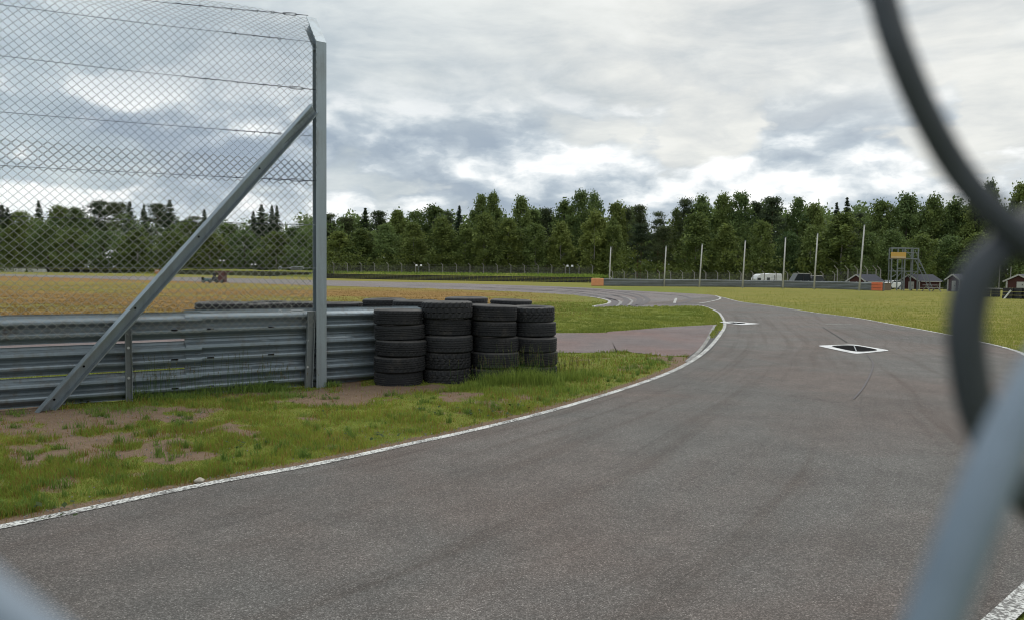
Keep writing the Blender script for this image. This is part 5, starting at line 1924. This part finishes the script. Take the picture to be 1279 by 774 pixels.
# ------------------------------------------------------------------ lookout tower
d_ = 76.0
s = d_ / F
tw = empty('lookout_tower', GX(1113, d_), math.radians(-3), 'grey steel scaffold tower with ochre banner left of the red shed', 'tower')
Hh = ZT(309.3, 1131, d_)
def X_(px): return (px - 1113) * s
cols_f = [X_(1113), X_(1120.3), X_(1128.8)]
cols_r = [X_(1133.8), X_(1141.5), X_(1150)]
dep = 1.7
legs = [(x, 0) for x in cols_f] + [(x, dep * .5) for x in cols_r] + [(cols_f[0] + .5, dep), (cols_f[2] + .6, dep + .1), (cols_r[2], dep + .3)]
for i, (x, y) in enumerate(legs):
    MB().box((x, y, Hh / 2), (.095, .095, Hh)).build('leg', M['dullpost'], tw)
zm = ZT(339, 1140, d_); zd = ZT(323, 1140, d_); zr = ZT(316, 1140, d_)
for z in (zm, zd, Hh - .05):
    MB().bar((cols_f[0], 0, z + .005), (cols_f[2], 0, z + .005), .08).build('beam', M['dullpost'], tw)
    MB().bar((cols_f[2] + .05, .06, z - .005), (cols_r[2], dep * .5, z - .005), .08).build('beam', M['dullpost'], tw)
    MB().bar((cols_f[0] + .5, dep, z), (cols_r[2], dep + .3, z), .08).build('beam', M['dullpost'], tw)
    MB().bar((cols_f[0], .05, z), (cols_f[0] + .5, dep, z), .07).build('beam', M['dullpost'], tw)
    MB().bar((cols_r[2], dep * .5 + .05, z), (cols_r[2], dep + .3, z), .07).build('beam', M['dullpost'], tw)
MB().bar((cols_f[2] + .05, .07, zr), (cols_r[2], dep * .5, zr), .07).build('handrail', M['dullpost'], tw)
MB().bar((cols_f[1], 0, ZT(335.5, 1120, d_)), (cols_f[2], 0, ZT(335.5, 1128, d_)), .08).build('beam', M['dullpost'], tw)
MB().bar((cols_f[1], 0, ZT(351.5, 1120, d_)), (cols_f[2], 0, ZT(351.5, 1128, d_)), .08).build('beam', M['dullpost'], tw)
for a0, a1 in (((cols_f[0], 0, ZT(335, 1113, d_)), (cols_f[1], 0, ZT(342, 1120, d_))), ((cols_f[0], .02, ZT(347, 1113, d_)), (cols_f[1], .02, ZT(342, 1120, d_))),
               ((cols_r[0], dep * .5, zm), (cols_r[1], dep * .5, ZT(349, 1141, d_))), ((cols_r[2], dep * .5, zm), (cols_r[1], dep * .5, ZT(346, 1141, d_))),
               ((cols_r[0], dep * .5 - .02, ZT(312, 1134, d_)), (cols_r[1], dep * .5 - .02, ZT(321, 1141, d_))), ((cols_f[0] + .5, dep, 0.2), (cols_f[2] + .6, dep, zm)), ((cols_f[1], .03, ZT(362, 1120, d_)), (cols_f[2], .03, ZT(352, 1128, d_)))):
    MB().bar(a0, a1, .055).build('brace', M['dullpost'], tw)
MB().box(((cols_f[0] + cols_r[2]) / 2, dep * .6, zd - .07), (cols_r[2] - cols_f[0] - .5, dep * .7, .05)).build('deck', M['dullpost'], tw)
yz0, yz1 = ZT(323, 1120, d_), ZT(315.3, 1120, d_)
MB().box(((cols_f[0] + cols_f[2]) / 2 - .03, -.09, (yz0 + yz1) / 2), (X_(1130) - X_(1111.7), .04, yz1 - yz0)).build('banner', M['yellow'], tw, bevel=.01)
MB().box(((cols_f[0] + cols_f[2]) / 2 - .03, -.115, yz0 + .12), (X_(1129.5) - X_(1112), .012, .07)).build('banner_stripe', M['cream'], tw)
sa = Vector((X_(1144), dep * .5 - .25, zd)); sb = Vector((X_(1160.5), dep * .5 - .9, 0.05))
off_ = Vector((.42, .1, 0))
for q in (Vector((0, 0, 0)), off_):
    MB().bar(sa + q, sb + q, .07).build('stringer', M['dullpost'], tw)
for k in range(12):
    p = sa.lerp(sb, (k + .5) / 12)
    MB().bar(p, p + off_, .10, .03).build('step', M['dullpost'], tw)
MB().bar(sa + Vector((0, 0, .9)), sb + Vector((0, 0, .8)), .045).build('handrail', M['dullpost'], tw)

# ------------------------------------------------------------------ things at the right edge
for k, (px0, px1, yt, yb, d2, lb) in enumerate([(1214, 1251, 360.6, 369, 55, 'dark belt covered tyre block with pale top board, behind the close wire'), (1253, 1300, 360, 371.5, 50, 'dark belt covered tyre block at the right picture edge')]):
    s = d2 / F
    b_ = GX((px0 + px1) / 2, d2); Wb = (px1 - px0) * s; Hb = ZT(yt, (px0 + px1) / 2, d2)
    t = empty('tyre_block', b_, .05, lb, 'barrier', 'tyre blocks at the right')
    n = int(Wb / .6)
    mb = MB()
    for i in range(n):
        for r_ in range(3):
            mb.cyl((-Wb / 2 + (i + .5) * Wb / n, random.uniform(-.04, .04), .1 * Hb / .6 + r_ * Hb / 3), .29, Hb / 3 * .9, 14)
    mb.build('tyres', M['rubberbelt'], t)
    if k == 0:
        MB().box((0, 0, Hb + .02), (Wb, .5, .05)).build('top_board', M['trim'], t)
    else:
        MB().bar((-Wb / 2 - .15, -.32, 0), (-Wb / 2 + .3, -.32, Hb * .8), .07).build('strut', M['cream'], t)
for px, yt, lb in ((1248, 325, 'left one of two thin masts behind the close wire'), (1262, 333, 'right one of two thin masts behind the close wire')):
    b_ = GX(px, 70)
    t = empty('mast', b_, 0, lb, 'mast', 'thin masts at the right')
    MB().tube([(0, 0, -.2), (.03, 0, ZT(yt, px, 70))], [.05, .035], 8).build('shaft', M['concrete'], t)
    MB().cyl((0, 0, .04), .12, .08, 10).build('foot', M['concrete'], t)

# ------------------------------------------------------------------ small machine on the infield
t = empty('utility_cart', G(268, 353.4), 0, 'small teal cart with a maroon box and dark seat, beside the far circuit', 'cart')
MB().box((-.75, 0, .22), (.85, .7, .16)).build('bed', M['teal'], t, bevel=.03)
MB().box((-.72, 0, .36), (.55, .5, .14)).build('load', M['teal'], t, bevel=.03)
MB().box((-1.16, 0, .3), (.05, .5, .45)).build('nose_plate', M['black'], t)
MB().box((.12, 0, .38), (.7, .6, .42), 0, .8).build('seat_box', M['carbody'], t, bevel=.04)
MB().box((.0, 0, .75), (.12, .5, .5)).build('seat_back', M['carbody'], t, bevel=.03)
MB().box((.78, 0, .55), (.62, .7, .95)).build('box_body', M['mred'], t, bevel=.03)
MB().box((.9, 0, 1.1), (1.5, .7, .12)).build('canopy', M['mred'], t, bevel=.02)
for cx in (-.95, -.3, .35, .9):
    wv = MB().cyl((cx, -.36, .16), .16, .12, 14, 'y').build('wheel', M['rubber'], t)
    MB().cyl((cx, -.43, .16), .08, .02, 10, 'y').build('hub', M['dullpost'], wv)

# ------------------------------------------------------------------ the fence right in front of the camera
nf_dir = Vector((0.80, 0.60, 0)).normalized()
nf_nor = Vector((nf_dir.y, -nf_dir.x, 0))
Rn = P(1272, 392, 0.0565)         # the right-hand crossing of the mesh opening the camera looks through
NW = 0.087
ncell = 15
orig = Rn - nf_dir * (NW * ncell)
nrow2 = 42
orig.z = Rn.z - (NW / 2) * 30
near = empty('chain_link_fence', (orig.x + nf_dir.x * NW * ncell, orig.y + nf_dir.y * NW * ncell, 0), 0,
             'blurred zinc chain-link wires right in front of the camera', 'fence')
nearl, cents = chain_pickets(tuple(orig), tuple(nf_dir), tuple(nf_nor), ncell * 6, nrow2 + 3, NW, NW, 0.0014, 0.0030, 0.0060, 7, 6, ret_list=True)
# the two wires hooked together at the right are bent by hand, as in the place
HAND = {'right': [(1075, -130, .063), (1103, 0, .061), (1125, 70, .060), (1160, 150, .060), (1203, 222, .060), (1262, 285, .059), (1345, 350, .058), (1440, 430, .058), (1520, 520, .058), (1590, 640, .058), (1620, 800, .058)],
        'pale': [(1560, 180, .050), (1430, 300, .050), (1350, 400, .049), (1292, 485, .047), (1252, 560, .0455), (1214, 650, .044), (1166, 774, .043), (1120, 890, .0425), (1075, 1020, .042)],  # sky-lit lower stretch of the right wire, split off to colour it paler
        'left': [(1460, 150, .064), (1350, 240, .062), (1275, 292, .0605), (1226, 336, .060), (1207, 395, .060), (1210, 460, .060), (1226, 528, .060), (1268, 600, .060), (1345, 690, .060), (1440, 790, .060)]}
def dist_to(c, key):
    q = P(*HAND[key][5])
    return min((Vector(p) - q).length for p in c)
iA = ncell * 2 - 1
pair = [iA, iA + 1]
inv_ = Matrix.Translation(near.location).inverted()
for k, (V, Q) in enumerate(nearl):
    if k in pair:
        key = 'right' if k == iA else 'left'
        hp = [P(*q) for q in HAND[key]]
        c = cents[k]
        ztop, zbot = hp[0].z, hp[-1].z
        up_ = [Vector(p) for p in c[::-1][::2] if p[2] > ztop + .022]
        dn_ = [Vector(p) for p in c[::-1][::2] if p[2] < zbot - .022]
        path_ = up_ + hp + dn_
        o = MB().tube(catmull([tuple(p) for p in path_], 6), 0.0012 if key == 'right' else 0.00145, 10).build('wire', M['nearwire'], near, True)
    else:
        o = fast_mesh('wire', V, Q, M['nearwire'], near, smooth=True)
    o.matrix_parent_inverse = inv_
for k in (0, ncell * 6):
    pp_ = orig + nf_dir * (k * NW / 2 + (-.03 if k == 0 else .03)) - nf_nor * 0
    po_ = MB().tube([(pp_.x, pp_.y, -.2), (pp_.x, pp_.y, 2.12)], .024, 12).build('post', M['post'], near, True)
    po_.matrix_parent_inverse = inv_
    cp_ = MB().cyl((pp_.x, pp_.y, 2.13), .028, .025, 12, 'z', .015).build('post_cap', M['dullpost'], near)
    cp_.matrix_parent_inverse = inv_
pm_ = MB().tube(catmull([tuple(P(*q)) for q in HAND['pale']], 6), 0.0015, 12).build('wire', M['litwire'], near, True)
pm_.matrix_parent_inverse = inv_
pm_['label'] = 'sky-lit stretch of zinc wire, light painted in, crossing the lower right corner'
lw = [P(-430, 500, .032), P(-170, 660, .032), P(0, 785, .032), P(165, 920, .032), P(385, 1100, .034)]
o = MB().tube(catmull([tuple(p) for p in lw], 8), 0.0017, 10).build('wire', M['litwire'], near, True)
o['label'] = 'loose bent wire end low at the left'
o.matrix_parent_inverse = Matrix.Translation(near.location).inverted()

SC.render.engine = 'CYCLES'
